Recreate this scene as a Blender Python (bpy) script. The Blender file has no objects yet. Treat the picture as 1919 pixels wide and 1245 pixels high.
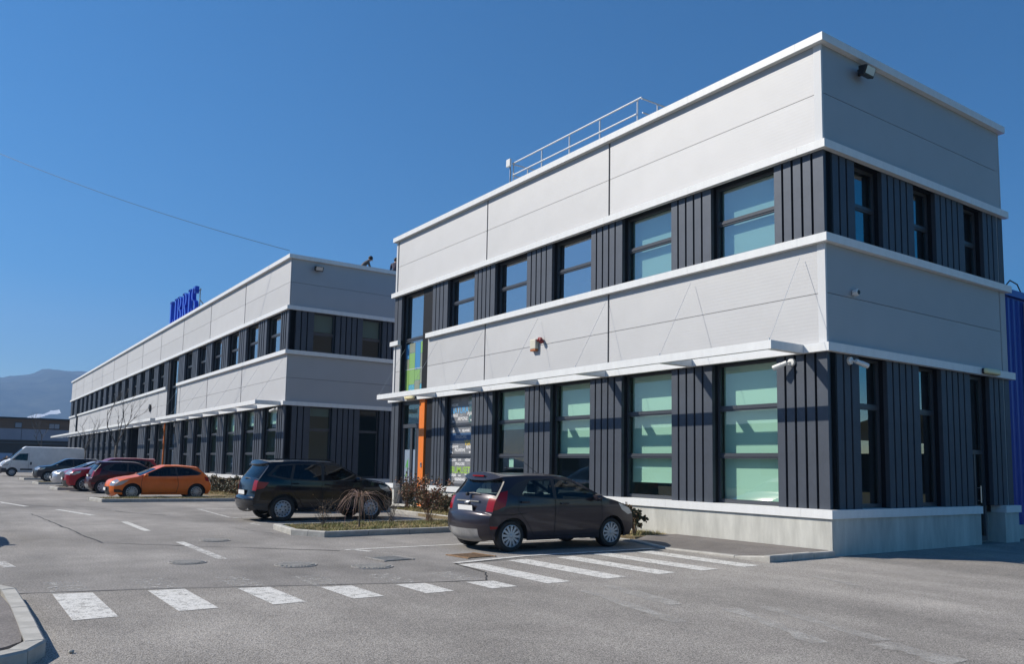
import bpy, bmesh, math, random
from mathutils import Vector, Matrix, geometry
random.seed(11)
SC = bpy.context.scene
COL = SC.collection
R = math.radians

# ---------------------------------------------------------------- camera
cd = bpy.data.cameras.new('camera')
cam = bpy.data.objects.new('camera', cd)
COL.objects.link(cam)
cr, cu, cf = Vector((.57080, .82089, .01809)), Vector((.07240, -.07227, .99475)), Vector((-.81789, .56650, .10068))
cam.matrix_world = Matrix(((cr.x, cu.x, -cf.x, 9.380), (cr.y, cu.y, -cf.y, -13.997), (cr.z, cu.z, -cf.z, 1.617), (0, 0, 0, 1)))
cd.sensor_width = 36.0
cd.lens = 1521.88 * 36 / 1919
cd.shift_y = (720.04 - 622.5) / 1919
cd.clip_start = .1
cd.clip_end = 20000
SC.camera = cam

# ---------------------------------------------------------------- sky, sun, exposure
SUN = Vector((.95, 1.0, -1.196)).normalized()          # the way the light travels
wd = bpy.data.worlds.new('World')
SC.world = wd
wd.use_nodes = True
wn = wd.node_tree.nodes
wl = wd.node_tree.links
bg = wn['Background']
sky = wn.new('ShaderNodeTexSky')
sky.sky_type = 'NISHITA'
sky.sun_disc = False
sky.sun_elevation = math.asin(-SUN.z)
sky.sun_rotation = math.atan2(-SUN.x, -SUN.y)
sky.altitude = 600
sky.air_density = 1.0
sky.dust_density = .6
sky.ozone_density = 3.0
hs = wn.new('ShaderNodeHueSaturation')
hs.inputs['Saturation'].default_value = 1.7
hs.inputs['Value'].default_value = 1.0
wl.new(sky.outputs[0], hs.inputs['Color'])
wl.new(hs.outputs[0], bg.inputs[0])
bg.inputs[1].default_value = .076
sl = bpy.data.lights.new('sun', 'SUN')
sl.energy = 5.0
sl.angle = R(.53)
sl.color = (1.0, .925, .81)
so = bpy.data.objects.new('sun', sl)
so.rotation_euler = SUN.to_track_quat('-Z', 'Y').to_euler()
so.location = (0, -20, 40)
COL.objects.link(so)
SC.view_settings.view_transform = 'Standard'
SC.view_settings.look = 'None'
SC.view_settings.exposure = .46
SC.view_settings.gamma = 1
SC.view_settings.use_curve_mapping = False
SC.render.engine = 'CYCLES'
SC.cycles.max_bounces = 10
SC.cycles.diffuse_bounces = 2
SC.cycles.transparent_max_bounces = 16
SC.cycles.use_denoising = True

# ---------------------------------------------------------------- helpers
class MB:
    def __init__(s):
        s.v, s.f, s.m = [], [], []
    def quad(s, pts, m=0):
        n = len(s.v)
        s.v += [tuple(p) for p in pts]
        s.f.append(tuple(range(n, n + len(pts))))
        s.m.append(m)
    def box(s, x0, x1, y0, y1, z0, z1, m=0):
        if x0 > x1: x0, x1 = x1, x0
        if y0 > y1: y0, y1 = y1, y0
        if z0 > z1: z0, z1 = z1, z0
        n = len(s.v)
        s.v += [(x0, y0, z0), (x1, y0, z0), (x1, y1, z0), (x0, y1, z0), (x0, y0, z1), (x1, y0, z1), (x1, y1, z1), (x0, y1, z1)]
        for q in ((0, 3, 2, 1), (4, 5, 6, 7), (0, 1, 5, 4), (1, 2, 6, 5), (2, 3, 7, 6), (3, 0, 4, 7)):
            s.f.append(tuple(n + i for i in q))
            s.m.append(m)
    def wbox(s, u0, u1, d0, d1, z0, z1, m=0):            # wall coordinates: d outward
        s.box(u0, u1, -d1, -d0, z0, z1, m)
    def prism(s, pts, z0, z1, m=0):                      # pts: counter-clockwise outline
        n = len(s.v)
        k = len(pts)
        s.v += [(p[0], p[1], z0) for p in pts] + [(p[0], p[1], z1) for p in pts]
        s.f.append(tuple(range(n + k - 1, n - 1, -1))); s.m.append(m)
        s.f.append(tuple(range(n + k, n + 2 * k))); s.m.append(m)
        for i in range(k):
            j = (i + 1) % k
            s.f.append((n + i, n + j, n + k + j, n + k + i)); s.m.append(m)
    def tube(s, pts, r, n=6, m=0, cap=True):
        pts = [Vector(p) for p in pts]
        rr = r if isinstance(r, (list, tuple)) else [r] * len(pts)
        base = len(s.v)
        up = Vector((0, 0, 1))
        for i, p in enumerate(pts):
            t = (pts[min(i + 1, len(pts) - 1)] - pts[max(i - 1, 0)]).normalized()
            a = t.cross(up)
            if a.length < .05: a = t.cross(Vector((1, 0, 0)))
            a.normalize()
            b = t.cross(a)
            for k in range(n):
                w = 2 * math.pi * k / n
                s.v.append(tuple(p + (a * math.cos(w) + b * math.sin(w)) * rr[i]))
        for i in range(len(pts) - 1):
            for k in range(n):
                s.f.append((base + i * n + k, base + i * n + (k + 1) % n, base + (i + 1) * n + (k + 1) % n, base + (i + 1) * n + k))
                s.m.append(m)
        if cap:
            s.f.append(tuple(base + k for k in range(n - 1, -1, -1))); s.m.append(m)
            e = base + (len(pts) - 1) * n
            s.f.append(tuple(e + k for k in range(n))); s.m.append(m)
    def lathe(s, prof, n=24, axis='y', c=(0, 0, 0), m=0, closed=False):   # prof: (radius, along)
        base = len(s.v)
        for r_, a in prof:
            for k in range(n):
                w = 2 * math.pi * k / n
                x, z = r_ * math.cos(w), r_ * math.sin(w)
                p = (x, a, z) if axis == 'y' else ((x, z, a) if axis == 'z' else (a, x, z))
                s.v.append((p[0] + c[0], p[1] + c[1], p[2] + c[2]))
        for i in range(len(prof) - 1 + (1 if closed else 0)):
            i2 = (i + 1) % len(prof)
            for k in range(n):
                s.f.append((base + i * n + k, base + i * n + (k + 1) % n, base + i2 * n + (k + 1) % n, base + i2 * n + k))
                s.m.append(m)
    def mesh(s, name, mats, smooth=False, sharp=None, merge=False):
        me = bpy.data.meshes.new(name)
        me.from_pydata(s.v, [], s.f)
        for mt in mats: me.materials.append(mt)
        if len(mats) > 1: me.polygons.foreach_set('material_index', s.m)
        bm = bmesh.new(); bm.from_mesh(me)
        if merge: bmesh.ops.remove_doubles(bm, verts=bm.verts, dist=2e-4)
        bmesh.ops.recalc_face_normals(bm, faces=bm.faces)
        bm.to_mesh(me); bm.free()
        if smooth:
            me.shade_smooth()
            if sharp: me.set_sharp_from_angle(angle=R(sharp))
        me.update()
        return me
    def build(s, name, mats, parent=None, loc=(0, 0, 0), rot=0, smooth=False, sharp=None, bevel=0, merge=False):
        if not isinstance(mats, (list, tuple)): mats = [mats]
        o = link(name, s.mesh(name, mats, smooth, sharp, merge), parent, loc, rot)
        if bevel:
            b = o.modifiers.new('bevel', 'BEVEL'); b.width = bevel; b.segments = 2; b.limit_method = 'ANGLE'
        return o

def link(name, me, parent=None, loc=(0, 0, 0), rot=0):
    o = bpy.data.objects.new(name, me)
    o.location = loc
    o.rotation_euler = (0, 0, rot)
    if parent: o.parent = parent
    COL.objects.link(o)
    return o

def tag(o, label=None, cat=None, group=None, kind=None):
    if label: o['label'] = label
    if cat: o['category'] = cat
    if group: o['group'] = group
    if kind: o['kind'] = kind
    return o

def thing(name, label, cat, loc=(0, 0, 0), rot=0, group=None):
    return tag(link(name, None, None, loc, rot), label, cat, group)

def copy_tree(o, parent=None):
    c = o.copy()
    COL.objects.link(c)
    if parent: c.parent = parent
    for ch in list(o.children): copy_tree(ch, c)
    return c

# ---------------------------------------------------------------- materials
def nodes(name):
    m = bpy.data.materials.new(name)
    m.use_nodes = True
    return m, m.node_tree.nodes, m.node_tree.links, m.node_tree.nodes['Principled BSDF']

def mat(name, col, rough=.6, metal=0, spec=.5, coat=0, noise=None, bump=None, stretch=None, col2=None):
    m, n, l, p = nodes(name)
    p.inputs['Base Color'].default_value = (*col, 1)
    p.inputs['Roughness'].default_value = rough
    p.inputs['Metallic'].default_value = metal
    p.inputs['Specular IOR Level'].default_value = spec
    p.inputs['Coat Weight'].default_value = coat
    p.inputs['Coat Roughness'].default_value = .04
    tc = n.new('ShaderNodeTexCoord')
    mp = n.new('ShaderNodeMapping')
    l.new(tc.outputs['Object'], mp.inputs[0])
    if stretch: mp.inputs['Scale'].default_value = stretch
    if noise:
        t = n.new('ShaderNodeTexNoise')
        t.inputs['Scale'].default_value = noise[0]
        t.inputs['Detail'].default_value = 6
        t.inputs['Roughness'].default_value = .65
        l.new(mp.outputs[0], t.inputs['Vector'])
        mx = n.new('ShaderNodeMix'); mx.data_type = 'RGBA'
        mr = n.new('ShaderNodeMapRange')
        mr.inputs[1].default_value = .3; mr.inputs[2].default_value = .7
        l.new(t.outputs[0], mr.inputs[0])
        l.new(mr.outputs[0], mx.inputs[0])
        a = noise[1]
        c2 = col2 or tuple(min(1, c * (1 + a)) for c in col)
        c1 = col if col2 else tuple(c * (1 - a) for c in col)
        mx.inputs[6].default_value = (*c1, 1); mx.inputs[7].default_value = (*c2, 1)
        l.new(mx.outputs[2], p.inputs['Base Color'])
    if bump:
        t = n.new('ShaderNodeTexNoise')
        t.inputs['Scale'].default_value = bump[0]
        t.inputs['Detail'].default_value = 4
        l.new(mp.outputs[0], t.inputs['Vector'])
        b = n.new('ShaderNodeBump')
        b.inputs['Strength'].default_value = bump[1]
        b.inputs['Distance'].default_value = bump[2] if len(bump) > 2 else .01
        l.new(t.outputs[0], b.inputs['Height'])
        l.new(b.outputs[0], p.inputs['Normal'])
    return m

def glass(name, tint, ior=1.6, rough=0.0, wave=.0):
    m, n, l, p = nodes(name)
    n.remove(p)
    out = n['Material Output']
    f0 = ((ior - 1) / (ior + 1)) ** 2
    lw = n.new('ShaderNodeLayerWeight'); lw.inputs[0].default_value = .5
    pw_ = n.new('ShaderNodeMath'); pw_.operation = 'POWER'; pw_.inputs[1].default_value = 5
    fr = n.new('ShaderNodeMath'); fr.operation = 'MULTIPLY_ADD'; fr.inputs[1].default_value = 1 - f0; fr.inputs[2].default_value = f0
    l.new(lw.outputs['Facing'], pw_.inputs[0]); l.new(pw_.outputs[0], fr.inputs[0])
    tr = n.new('ShaderNodeBsdfTransparent'); tr.inputs[0].default_value = (*tint, 1)
    gl = n.new('ShaderNodeBsdfGlossy'); gl.inputs['Roughness'].default_value = rough
    mx = n.new('ShaderNodeMixShader')
    l.new(fr.outputs[0], mx.inputs[0]); l.new(tr.outputs[0], mx.inputs[1]); l.new(gl.outputs[0], mx.inputs[2])
    l.new(mx.outputs[0], out.inputs[0])
    if wave:
        tc = n.new('ShaderNodeTexCoord')
        t = n.new('ShaderNodeTexNoise'); t.inputs['Scale'].default_value = .8; t.inputs['Detail'].default_value = 1
        b = n.new('ShaderNodeBump'); b.inputs['Strength'].default_value = wave; b.inputs['Distance'].default_value = .05
        l.new(tc.outputs['Object'], t.inputs['Vector']); l.new(t.outputs[0], b.inputs['Height'])
        l.new(b.outputs[0], gl.inputs['Normal'])
    return m

def asphalt(name, lo, hi, grain, patch, bump=.5, warm=(1.0, .97, .93), speck=.5):
    m, n, l, p = nodes(name)
    p.inputs['Roughness'].default_value = .85
    p.inputs['Specular IOR Level'].default_value = .35
    tc = n.new('ShaderNodeTexCoord')
    def noise(scale, det, rough=.6):
        t = n.new('ShaderNodeTexNoise'); t.inputs['Scale'].default_value = scale
        t.inputs['Detail'].default_value = det; t.inputs['Roughness'].default_value = rough
        l.new(tc.outputs['Object'], t.inputs['Vector'])
        return t.outputs[0]
    def rng(s, a, b, c, d):
        r = n.new('ShaderNodeMapRange')
        for i, v in enumerate((a, b, c, d)): r.inputs[i + 1].default_value = v
        l.new(s, r.inputs[0]); return r.outputs[0]
    def mth(op, a, b):
        q = n.new('ShaderNodeMath'); q.operation = op
        for i, v in enumerate((a, b)):
            if isinstance(v, (int, float)): q.inputs[i].default_value = v
            else: l.new(v, q.inputs[i])
        return q.outputs[0]
    g1 = rng(noise(grain, 3, .7), .34, .66, 1 - speck, 1 + speck)
    vo = n.new('ShaderNodeTexVoronoi'); vo.inputs['Scale'].default_value = grain * 1.1
    l.new(tc.outputs['Object'], vo.inputs['Vector'])
    g2 = rng(vo.outputs['Distance'], .1, .75, 1.12, .84)
    big = rng(noise(patch, 5, .6), .35, .68, 0, 1)
    mp = n.new('ShaderNodeMapping'); mp.inputs['Scale'].default_value = (.12, 1.1, 1)
    l.new(tc.outputs['Object'], mp.inputs[0])
    ln = n.new('ShaderNodeTexNoise'); ln.inputs['Scale'].default_value = .9; ln.inputs['Detail'].default_value = 5
    l.new(mp.outputs[0], ln.inputs['Vector'])
    mid = mth('MULTIPLY', rng(noise(patch * 6, 4, .6), .3, .7, .88, 1.12), rng(ln.outputs[0], .32, .68, .86, 1.13))
    mx = n.new('ShaderNodeMix'); mx.data_type = 'RGBA'
    l.new(big, mx.inputs[0])
    mx.inputs[6].default_value = (*(lo * w for w in warm), 1)
    mx.inputs[7].default_value = (*(hi * w for w in warm), 1)
    k = mth('MULTIPLY', mth('MULTIPLY', g1, g2), mid)
    vm = n.new('ShaderNodeVectorMath'); vm.operation = 'SCALE'
    l.new(mx.outputs[2], vm.inputs[0]); l.new(k, vm.inputs['Scale'])
    l.new(vm.outputs[0], p.inputs['Base Color'])
    b = n.new('ShaderNodeBump'); b.inputs['Strength'].default_value = bump; b.inputs['Distance'].default_value = .012
    l.new(mth('ADD', g1, mth('MULTIPLY', g2, .6)), b.inputs['Height'])
    l.new(b.outputs[0], p.inputs['Normal'])
    return m

def worn(name, col, cover=.5, scale=9.0, soft=.1, rough=.7):      # paint or dust on asphalt, worn through in flakes
    m, n, l, p = nodes(name)
    out = n['Material Output']
    p.inputs['Roughness'].default_value = rough
    tc = n.new('ShaderNodeTexCoord')
    t = n.new('ShaderNodeTexNoise'); t.inputs['Scale'].default_value = scale; t.inputs['Detail'].default_value = 8; t.inputs['Roughness'].default_value = .75
    t2 = n.new('ShaderNodeTexNoise'); t2.inputs['Scale'].default_value = 70; t2.inputs['Detail'].default_value = 3
    l.new(tc.outputs['Object'], t.inputs['Vector']); l.new(tc.outputs['Object'], t2.inputs['Vector'])
    ad = n.new('ShaderNodeMath'); ad.operation = 'MULTIPLY_ADD'
    l.new(t2.outputs[0], ad.inputs[0]); ad.inputs[1].default_value = .55; l.new(t.outputs[0], ad.inputs[2])
    mr = n.new('ShaderNodeMapRange')
    mr.inputs[1].default_value = 1.05 - cover * .6 - soft * .5; mr.inputs[2].default_value = 1.05 - cover * .6 + soft * .5
    l.new(ad.outputs[0], mr.inputs[0])
    c2 = n.new('ShaderNodeMapRange'); c2.inputs[1].default_value = .3; c2.inputs[2].default_value = .7
    c2.inputs[3].default_value = .78; c2.inputs[4].default_value = 1.1
    l.new(t2.outputs[0], c2.inputs[0])
    vm = n.new('ShaderNodeVectorMath'); vm.operation = 'SCALE'; vm.inputs[0].default_value = col
    l.new(c2.outputs[0], vm.inputs['Scale']); l.new(vm.outputs[0], p.inputs['Base Color'])
    tr = n.new('ShaderNodeBsdfTransparent')
    mx = n.new('ShaderNodeMixShader')
    l.new(mr.outputs[0], mx.inputs[0]); l.new(tr.outputs[0], mx.inputs[1]); l.new(p.outputs[0], mx.inputs[2])
    l.new(mx.outputs[0], out.inputs[0])
    return m

def ribbed(name, col, pitch, strength, rough=.55):                # sandwich panel with fine horizontal ribs
    m = mat(name, col, .75, .8, .3, noise=(1.2, .025))
    n, l = m.node_tree.nodes, m.node_tree.links
    p = n['Principled BSDF']
    tc = n.new('ShaderNodeTexCoord')
    w = n.new('ShaderNodeTexWave'); w.bands_direction = 'Z'; w.inputs['Scale'].default_value = 2 * math.pi / 20 / pitch
    l.new(tc.outputs['Object'], w.inputs['Vector'])
    b = n.new('ShaderNodeBump'); b.inputs['Strength'].default_value = strength; b.inputs['Distance'].default_value = .004
    wn_ = n.new('ShaderNodeTexNoise'); wn_.inputs['Scale'].default_value = .9; wn_.inputs['Detail'].default_value = 1
    l.new(tc.outputs['Object'], wn_.inputs['Vector'])
    b2 = n.new('ShaderNodeBump'); b2.inputs['Strength'].default_value = .12; b2.inputs['Distance'].default_value = .03
    l.new(wn_.outputs[0], b2.inputs['Height']); l.new(b2.outputs[0], b.inputs['Normal'])
    l.new(w.outputs[1], b.inputs['Height']); l.new(b.outputs[0], p.inputs['Normal'])
    oi = n.new('ShaderNodeObjectInfo'); rr_ = n.new('ShaderNodeMapRange')
    rr_.inputs[3].default_value = .955; rr_.inputs[4].default_value = 1.03
    l.new(oi.outputs['Random'], rr_.inputs[0])
    src = p.inputs['Base Color'].links[0].from_socket
    vm = n.new('ShaderNodeVectorMath'); vm.operation = 'SCALE'
    l.new(src, vm.inputs[0]); l.new(rr_.outputs[0], vm.inputs['Scale']); l.new(vm.outputs[0], p.inputs['Base Color'])
    return m

M = {}
M['panel'] = ribbed('ribbed_silver_panel', (.505, .51, .52), .075, .10)
M['white'] = mat('white_coated_sheet', (.74, .75, .745), .45, spec=.35, noise=(3.5, .06), stretch=(1.3, 1.3, .3))
M['trim'] = mat('corner_trim_sheet', (.60, .61, .62), .5, spec=.3)
M['clad'] = mat('anthracite_cladding', (.088, .100, .122), .58, .6, .25, noise=(1.5, .12))
M['cladb'] = mat('anthracite_backing', (.010, .011, .014), .6, spec=.2)
M['frame'] = mat('anthracite_frame', (.062, .068, .08), .38, .1)
M['glassf'] = glass('green_window_glass', (.66, .87, .78), 2.35, wave=.012)
M['glassu'] = glass('sky_window_glass', (.58, .78, .76), 3.6, wave=.012)
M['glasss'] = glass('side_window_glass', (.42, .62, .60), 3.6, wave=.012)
M['blind'] = mat('roller_blind', (.80, .82, .78), .8)
M['room'] = mat('room_plaster', (.30, .30, .29), .9)
M['conc'] = mat('plinth_concrete', (.50, .50, .46), .85, noise=(2.6, .20), bump=(40, .2), stretch=(1.4, 1.4, .30))
M['roof'] = mat('roof_membrane', (.3, .3, .3), .9)
M['orange'] = mat('orange_sheet', (.80, .20, .02), .45)
M['galv'] = mat('galvanised_steel', (.62, .63, .64), .4, .3)
M['steel'] = mat('brushed_steel', (.6, .6, .6), .3, .9)
M['plast_w'] = mat('white_plastic', (.72, .72, .70), .4)
M['plast_k'] = mat('black_plastic', (.018, .018, .02), .45)
M['kerb'] = mat('kerb_concrete', (.38, .37, .34), .85, noise=(5, .2), bump=(60, .25))
M['soil'] = mat('winter_turf_soil', (.20, .155, .085), .95, noise=(7, .3), bump=(30, .6, .03))
M['paint'] = worn('worn_white_paint', (.64, .63, .595), .66, 7, .25)
M['paintf'] = worn('faded_white_paint', (.62, .61, .58), .52, 6, .3)
M['paintg'] = worn('ghost_white_paint', (.50, .49, .46), .33, 9, .2)
M['dust'] = worn('dust_streak', (.46, .445, .415), .44, 2.2, .5)
M['oil'] = worn('oil_stain', (.045, .042, .04), .40, 1.6, .55)
M['tar'] = mat('tar_seam', (.025, .025, .025), .7)
M['iron'] = mat('cast_iron', (.36, .345, .32), .6, .3, noise=(14, .3))
M['rust'] = mat('rusty_grate', (.28, .17, .09), .8, noise=(12, .35))
M['bluew'] = mat('blue_trapezoid_sheet', (.012, .055, .34), .4, .1)
# ---------------------------------------------------------------- setting: ground, road, mountains
def sheet(name, pts, z, m, parent=None, kind=None, drop=0):
    mb = MB()
    mb.quad([(p[0], p[1], z) for p in pts])
    o = mb.build(name, m, parent)
    if kind: o['kind'] = kind
    return o

M['land'] = mat('far_land', (.055, .058, .030), .95, noise=(.05, .3))  # ground out of view, kept dark to lower bounce on the shaded walls
M['asph_old'] = asphalt('old_asphalt', .19, .31, 40, .22, .4, (1.05, .99, .92), .42)
M['asph_new'] = asphalt('coarse_asphalt', .25, .39, 92, .16, .5, (1.08, 1.0, .90), .8)
M['asph_pave'] = asphalt('pavement_asphalt', .16, .20, 60, .4, .4, (1.05, .96, .90), .3)
sheet('ground', [(-6500, -6500), (6500, -6500), (6500, 6500), (-6500, 6500)], -.02, M['land'], kind='structure')
road = sheet('road', [(-135, -21), (12.6, -21), (12.6, 34), (-135, 34)], 0, M['asph_old'], kind='structure')  # asphalt stops short on the unseen right, leaving dark land to cut bounce
seam = [(-2.12, -13.6), (-1.62, -11.6), (-1.05, -9.9), (-.62, -8.5), (-.40, -7.6), (-1.1, -7.15), (-2.28, -7.0), (-2.45, -3.4), (-2.5, -1.95)]
patch = seam + [(.05, -1.95), (.05, -.05), (.03, 30), (12.5, 30), (12.5, -20.9), (-2.12, -20.9)]
mbp = MB(); mbp.quad([(x, y, .004) for x, y in patch[::-1]])
mbp.build('asphalt_patch', M['asph_new'], road)

def ribbon(pts, w, z, name, m, parent, jit=0):
    mb = MB()
    L, Rr = [], []
    for i, p in enumerate(pts):
        a = Vector(pts[max(i - 1, 0)]); b = Vector(pts[min(i + 1, len(pts) - 1)])
        t = (b - a).normalized(); nrm = Vector((-t.y, t.x))
        ww = w / 2 * (1 + random.uniform(-jit, jit))
        L.append((p[0] + nrm.x * ww, p[1] + nrm.y * ww, z)); Rr.append((p[0] - nrm.x * ww, p[1] - nrm.y * ww, z))
    for i in range(len(pts) - 1): mb.quad([Rr[i], Rr[i + 1], L[i + 1], L[i]])
    return mb.build(name, m, parent)

def wander(a, b, n, amp):
    out = []
    for i in range(n + 1):
        t = i / n
        k = 0 if i in (0, n) else amp
        out.append((a[0] + (b[0] - a[0]) * t + random.uniform(-k, k), a[1] + (b[1] - a[1]) * t + random.uniform(-k, k)))
    return out
sw = []
for i in range(len(seam) - 1): sw += wander(seam[i], seam[i + 1], 6, .012)[:-1]
ribbon(sw + [seam[-1]], .03, .008, 'asphalt_seam', M['tar'], road, .5)
ribbon(wander((-17.8, -11.85), (-8.2, -11.4), 20, .03) + wander((-8.1, -11.4), (-4.9, -7.9), 12, .03), .035, .005, 'asphalt_seam', M['tar'], road, .5)
ribbon(wander((-26, -12.9), (-16, -8.6), 20, .03), .035, .005, 'asphalt_seam', M['tar'], road, .5)

# painted markings, one sheet each
zy = [(-12.84, -12.42), (-11.83, -11.41), (-10.83, -10.44), (-9.88, -9.47), (-8.92, -8.51), (-7.97, -7.55)]
zl = [(-1.76, .11), (-1.55, .08), (-1.22, .15), (-.85, .20), (-.60, .25), (-.36, .30)]
for (y0, y1), (x0, x1) in zip(zy, zl):
    sheet('zebra_stripe', [(x0, y0), (x1, y0), (x1 - .01, y1), (x0 + .06, y1)], .009, M['paint'], road)
    sheet('worn_stripe', [(x0 - 1.15, y0), (x0 - .06, y0), (x0 - .02, y1), (x0 - 1.1, y1)], .005, M['paintg'], road)
for yc, xl, w in ((-6.82, -2.12, .42), (-5.76, -2.26, .43), (-4.71, -2.25, .42), (-3.74, -2.42, .43), (-2.70, -2.30, .44)):
    sheet('hatch_stripe', [(xl, yc - w / 2), (.29, yc - w / 2), (.26, yc + w / 2), (xl - .03, yc + w / 2)], .009, M['paint'], road)
def line(a, b, w=.11, m='paint', name='bay_line'):
    ribbon([a, b], w, .006, name, M[m], road)
sheet('bay_line', [(-2.38, -7.0), (-2.26, -6.95), (-2.60, -5.3), (-2.60, -2.1), (-2.73, -2.1), (-2.73, -5.3)], .0125, M['paint'], road)
line((-5.0, -7.75), (-5.12, -2.0)); line((-5.0, -7.6), (-4.55, -7.45), .12)
line((-12.25, -7.25), (-12.4, -2.4)); line((-12.2, -7.3), (-11.5, -7.3), .13, 'paintf')
line((-14.4, -7.2), (-19.1, -6.95), .11, 'paintf'); line((-14.35, -7.15), (-15.3, -2.2)); line((-18.95, -7.0), (-18.7, -2.2))
line((-29.0, -8.6), (-29.2, -3), .11, 'paintf'); line((-31.6, -8.8), (-31.6, -3)); line((-34.0, -8.9), (-34.0, -4)); line((-36.6, -9.1), (-36.6, -4), .14)
line((-43.0, -9.4), (-43.0, -4), .14); line((-47, -9.5), (-47, -4), .14); line((-52.5, -9.6), (-52.5, -4), .14); line((-66, -9.9), (-66, -3), .2)
for a, b, m in (((-13.75, -10.08), (-10.62, -10.12), 'paint'), ((-7.72, -10.07), (-6.8, -10.08), 'paint'), ((-6.75, -10.08), (-4.5, -10.12), 'paintf'), ((-19.8, -11.0), (-16.6, -10.42), 'paint'), ((-25.2, -12.3), (-21.9, -11.68), 'paint'), ((-5.6, -13.2), (-4.75, -13.1), 'paintf')):
    line(a, b, .16, m, 'centre_dash')
for a, b, w in (((3.0, -5.9), (4.85, -6.45), .20), ((2.9, -6.35), (4.6, -7.1), .2), ((4.9, -6.6), (5.7, -6.75), .3), ((.8, -6.4), (2.4, -6.72), .22), ((1.0, -7.0), (3.2, -7.5), .18), ((1.6, -2.9), (2.6, -3.2), .14), ((5.6, -4.2), (7.3, -4.6), .2)):
    ribbon(wander(a, b, 8, .02), w, .009, 'dust_streak', M['dust'], road, .4)
for k_, (cx_, cy_, rx_, ry_) in enumerate(((-13.4, -6.3, .5, .9), (-4.1, -4.6, .35, .6))):
    mb = MB(); mb.quad([(cx_ + rx_ * math.cos(2 * math.pi * q_ / 18) * random.uniform(.8, 1.1), cy_ + ry_ * math.sin(2 * math.pi * q_ / 18) * random.uniform(.8, 1.1), .0065 + .0003 * k_) for q_ in range(18)])
    mb.build('oil_stain', M['oil'], road)
for a_, b_, n_ in (((-11, -8.2), (-8.9, -7.8), 14), ((-23, -10.4), (-18.2, -9.4), 18), ((5.5, -5.2), (9.5, -2.8), 18)):
    ribbon(wander(a_, b_, n_, .035), .014, .0095, 'asphalt_crack', M['tar'], road, .7)
# manholes and grates
def manhole(x, y, r, m='iron'):
    mb = MB()
    mb.lathe([(r, .002), (r, .012), (r * .94, .014), (r * .93, .004), (0.001, .004)], 28, 'z')
    for i in range(-5, 6):
        for j in range(-5, 6):
            px, py = i * r * .155, j * r * .155
            if math.hypot(px, py) < r * .84: mb.box(px - r * .052, px + r * .052, py - r * .052, py + r * .052, .006, .022)
    return mb.build('manhole_cover', M[m], road, (x, y, 0))
manhole(-4.30, -10.72, .29); manhole(-3.24, -9.34, .33); manhole(-2.53, -8.36, .33); manhole(-7.78, -9.38, .30)
def grate(x, y, w, m):
    mb = MB()
    mb.box(-w, w, -w, w, .001, .006, 1)
    for i in range(7):
        a = -w + .03 + i * (2 * w - .06) / 6
        mb.box(a - .018, a + .018, -w, w, .006, .018)
    for s in (-1, 1): mb.box(-w - .03, w + .03, s * w - .02, s * w + .02, .004, .020)
    mb.build('drain_grate', [M[m], M['plast_k']], road, (x, y, 0), .1)
grate(-3.14, -6.15, .30, 'rust'); grate(-3.36, -7.64, .28, 'iron')
stone = MB(); stone.lathe([(.001, -.014), (.02, -.008), (.025, .0), (.018, .012), (.001, .017)], 7, 'z')
tag(stone.build('stone', M['kerb'], None, (1.62, -13.02, .018)), 'small loose stone lying on the asphalt beside the kerb corner', 'stone')

# kerbs: each stone its own piece
KS = {}
def kerb_run(parent, a, b, h=.13, w=.13, h2=None, step=1.0, inner=1):
    a, b = Vector(a), Vector(b)
    d = b - a
    n = max(1, round(d.length / step))
    L = d.length / n
    ang = math.atan2(d.y, d.x)
    for i in range(n):
        z0 = h + ((h2 if h2 is not None else h) - h) * i / n
        z1 = h + ((h2 if h2 is not None else h) - h) * (i + 1) / n
        key = (round(L, 3), round(z0, 3), round(z1, 3), w)
        if key not in KS:
            mb = MB()
            g = .005
            c = .018
            for sx, zz in ((0, z0), (1, z1)): pass
            prof = lambda z: [(0, -.05), (0, z - c), (c, z), (w, z), (w, -.05)]
            P0, P1 = prof(z0), prof(z1)
            k = len(mb.v)
            mb.v += [(g, p[0], p[1]) for p in P0] + [(L - g, p[0], p[1]) for p in P1]
            for q in range(4): mb.f.append((q, q + 1, 5 + q + 1, 5 + q)); mb.m.append(0)
            mb.f.append((4, 0, 5, 9)); mb.m.append(0)
            mb.f.append((0, 1, 2, 3, 4)); mb.m.append(0); mb.f.append((9, 8, 7, 6, 5)); mb.m.append(0)
            KS[key] = mb.mesh('kerb_stone', [M['kerb']])
        p = a + d * (i / n)
        link('kerb_stone', KS[key], parent, (p.x, p.y, random.uniform(-.006, .004)), ang + random.uniform(-.004, .004))

def area(name, pts, z, m, label=None):
    mb = MB(); mb.prism(pts, -.05, z)
    o = mb.build(name, m); o['kind'] = 'structure'
    return o

# pavement along the front of the near building (kerb outside the edge, stones laid clockwise so that the fill is on their left)
mb = MB()
fe = [(-4.1, -1.25, .045), (-2.5, -1.78, .028), (-.7, -1.84, .055), (-.12, -1.82, .120)]
for a_, b_ in zip(fe, fe[1:]):
    mb.quad([a_, b_, (b_[0], -.9, .118), (a_[0], -.9, .118)]); mb.quad([(a_[0], -.9, .118), (b_[0], -.9, .118), (b_[0], .03, .118), (a_[0], .03, .118)])
    mb.quad([(a_[0], a_[1], -.05), (b_[0], b_[1], -.05), b_, a_])
mb.quad([(-4.1, .03, -.05), (-4.1, -1.25, -.05), fe[0], (-4.1, -.9, .118), (-4.1, .03, .118)]); mb.quad([(-.12, -1.82, -.05), (-.12, .03, -.05), (-.12, .03, .118), (-.12, -.9, .118), fe[3]])
pave = mb.build('pavement', M['asph_pave'], merge=True); pave['kind'] = 'structure'
kerb_run(pave, (-5.2, -1.72), (-4.15, -1.38), .09, .13, .045)
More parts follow.
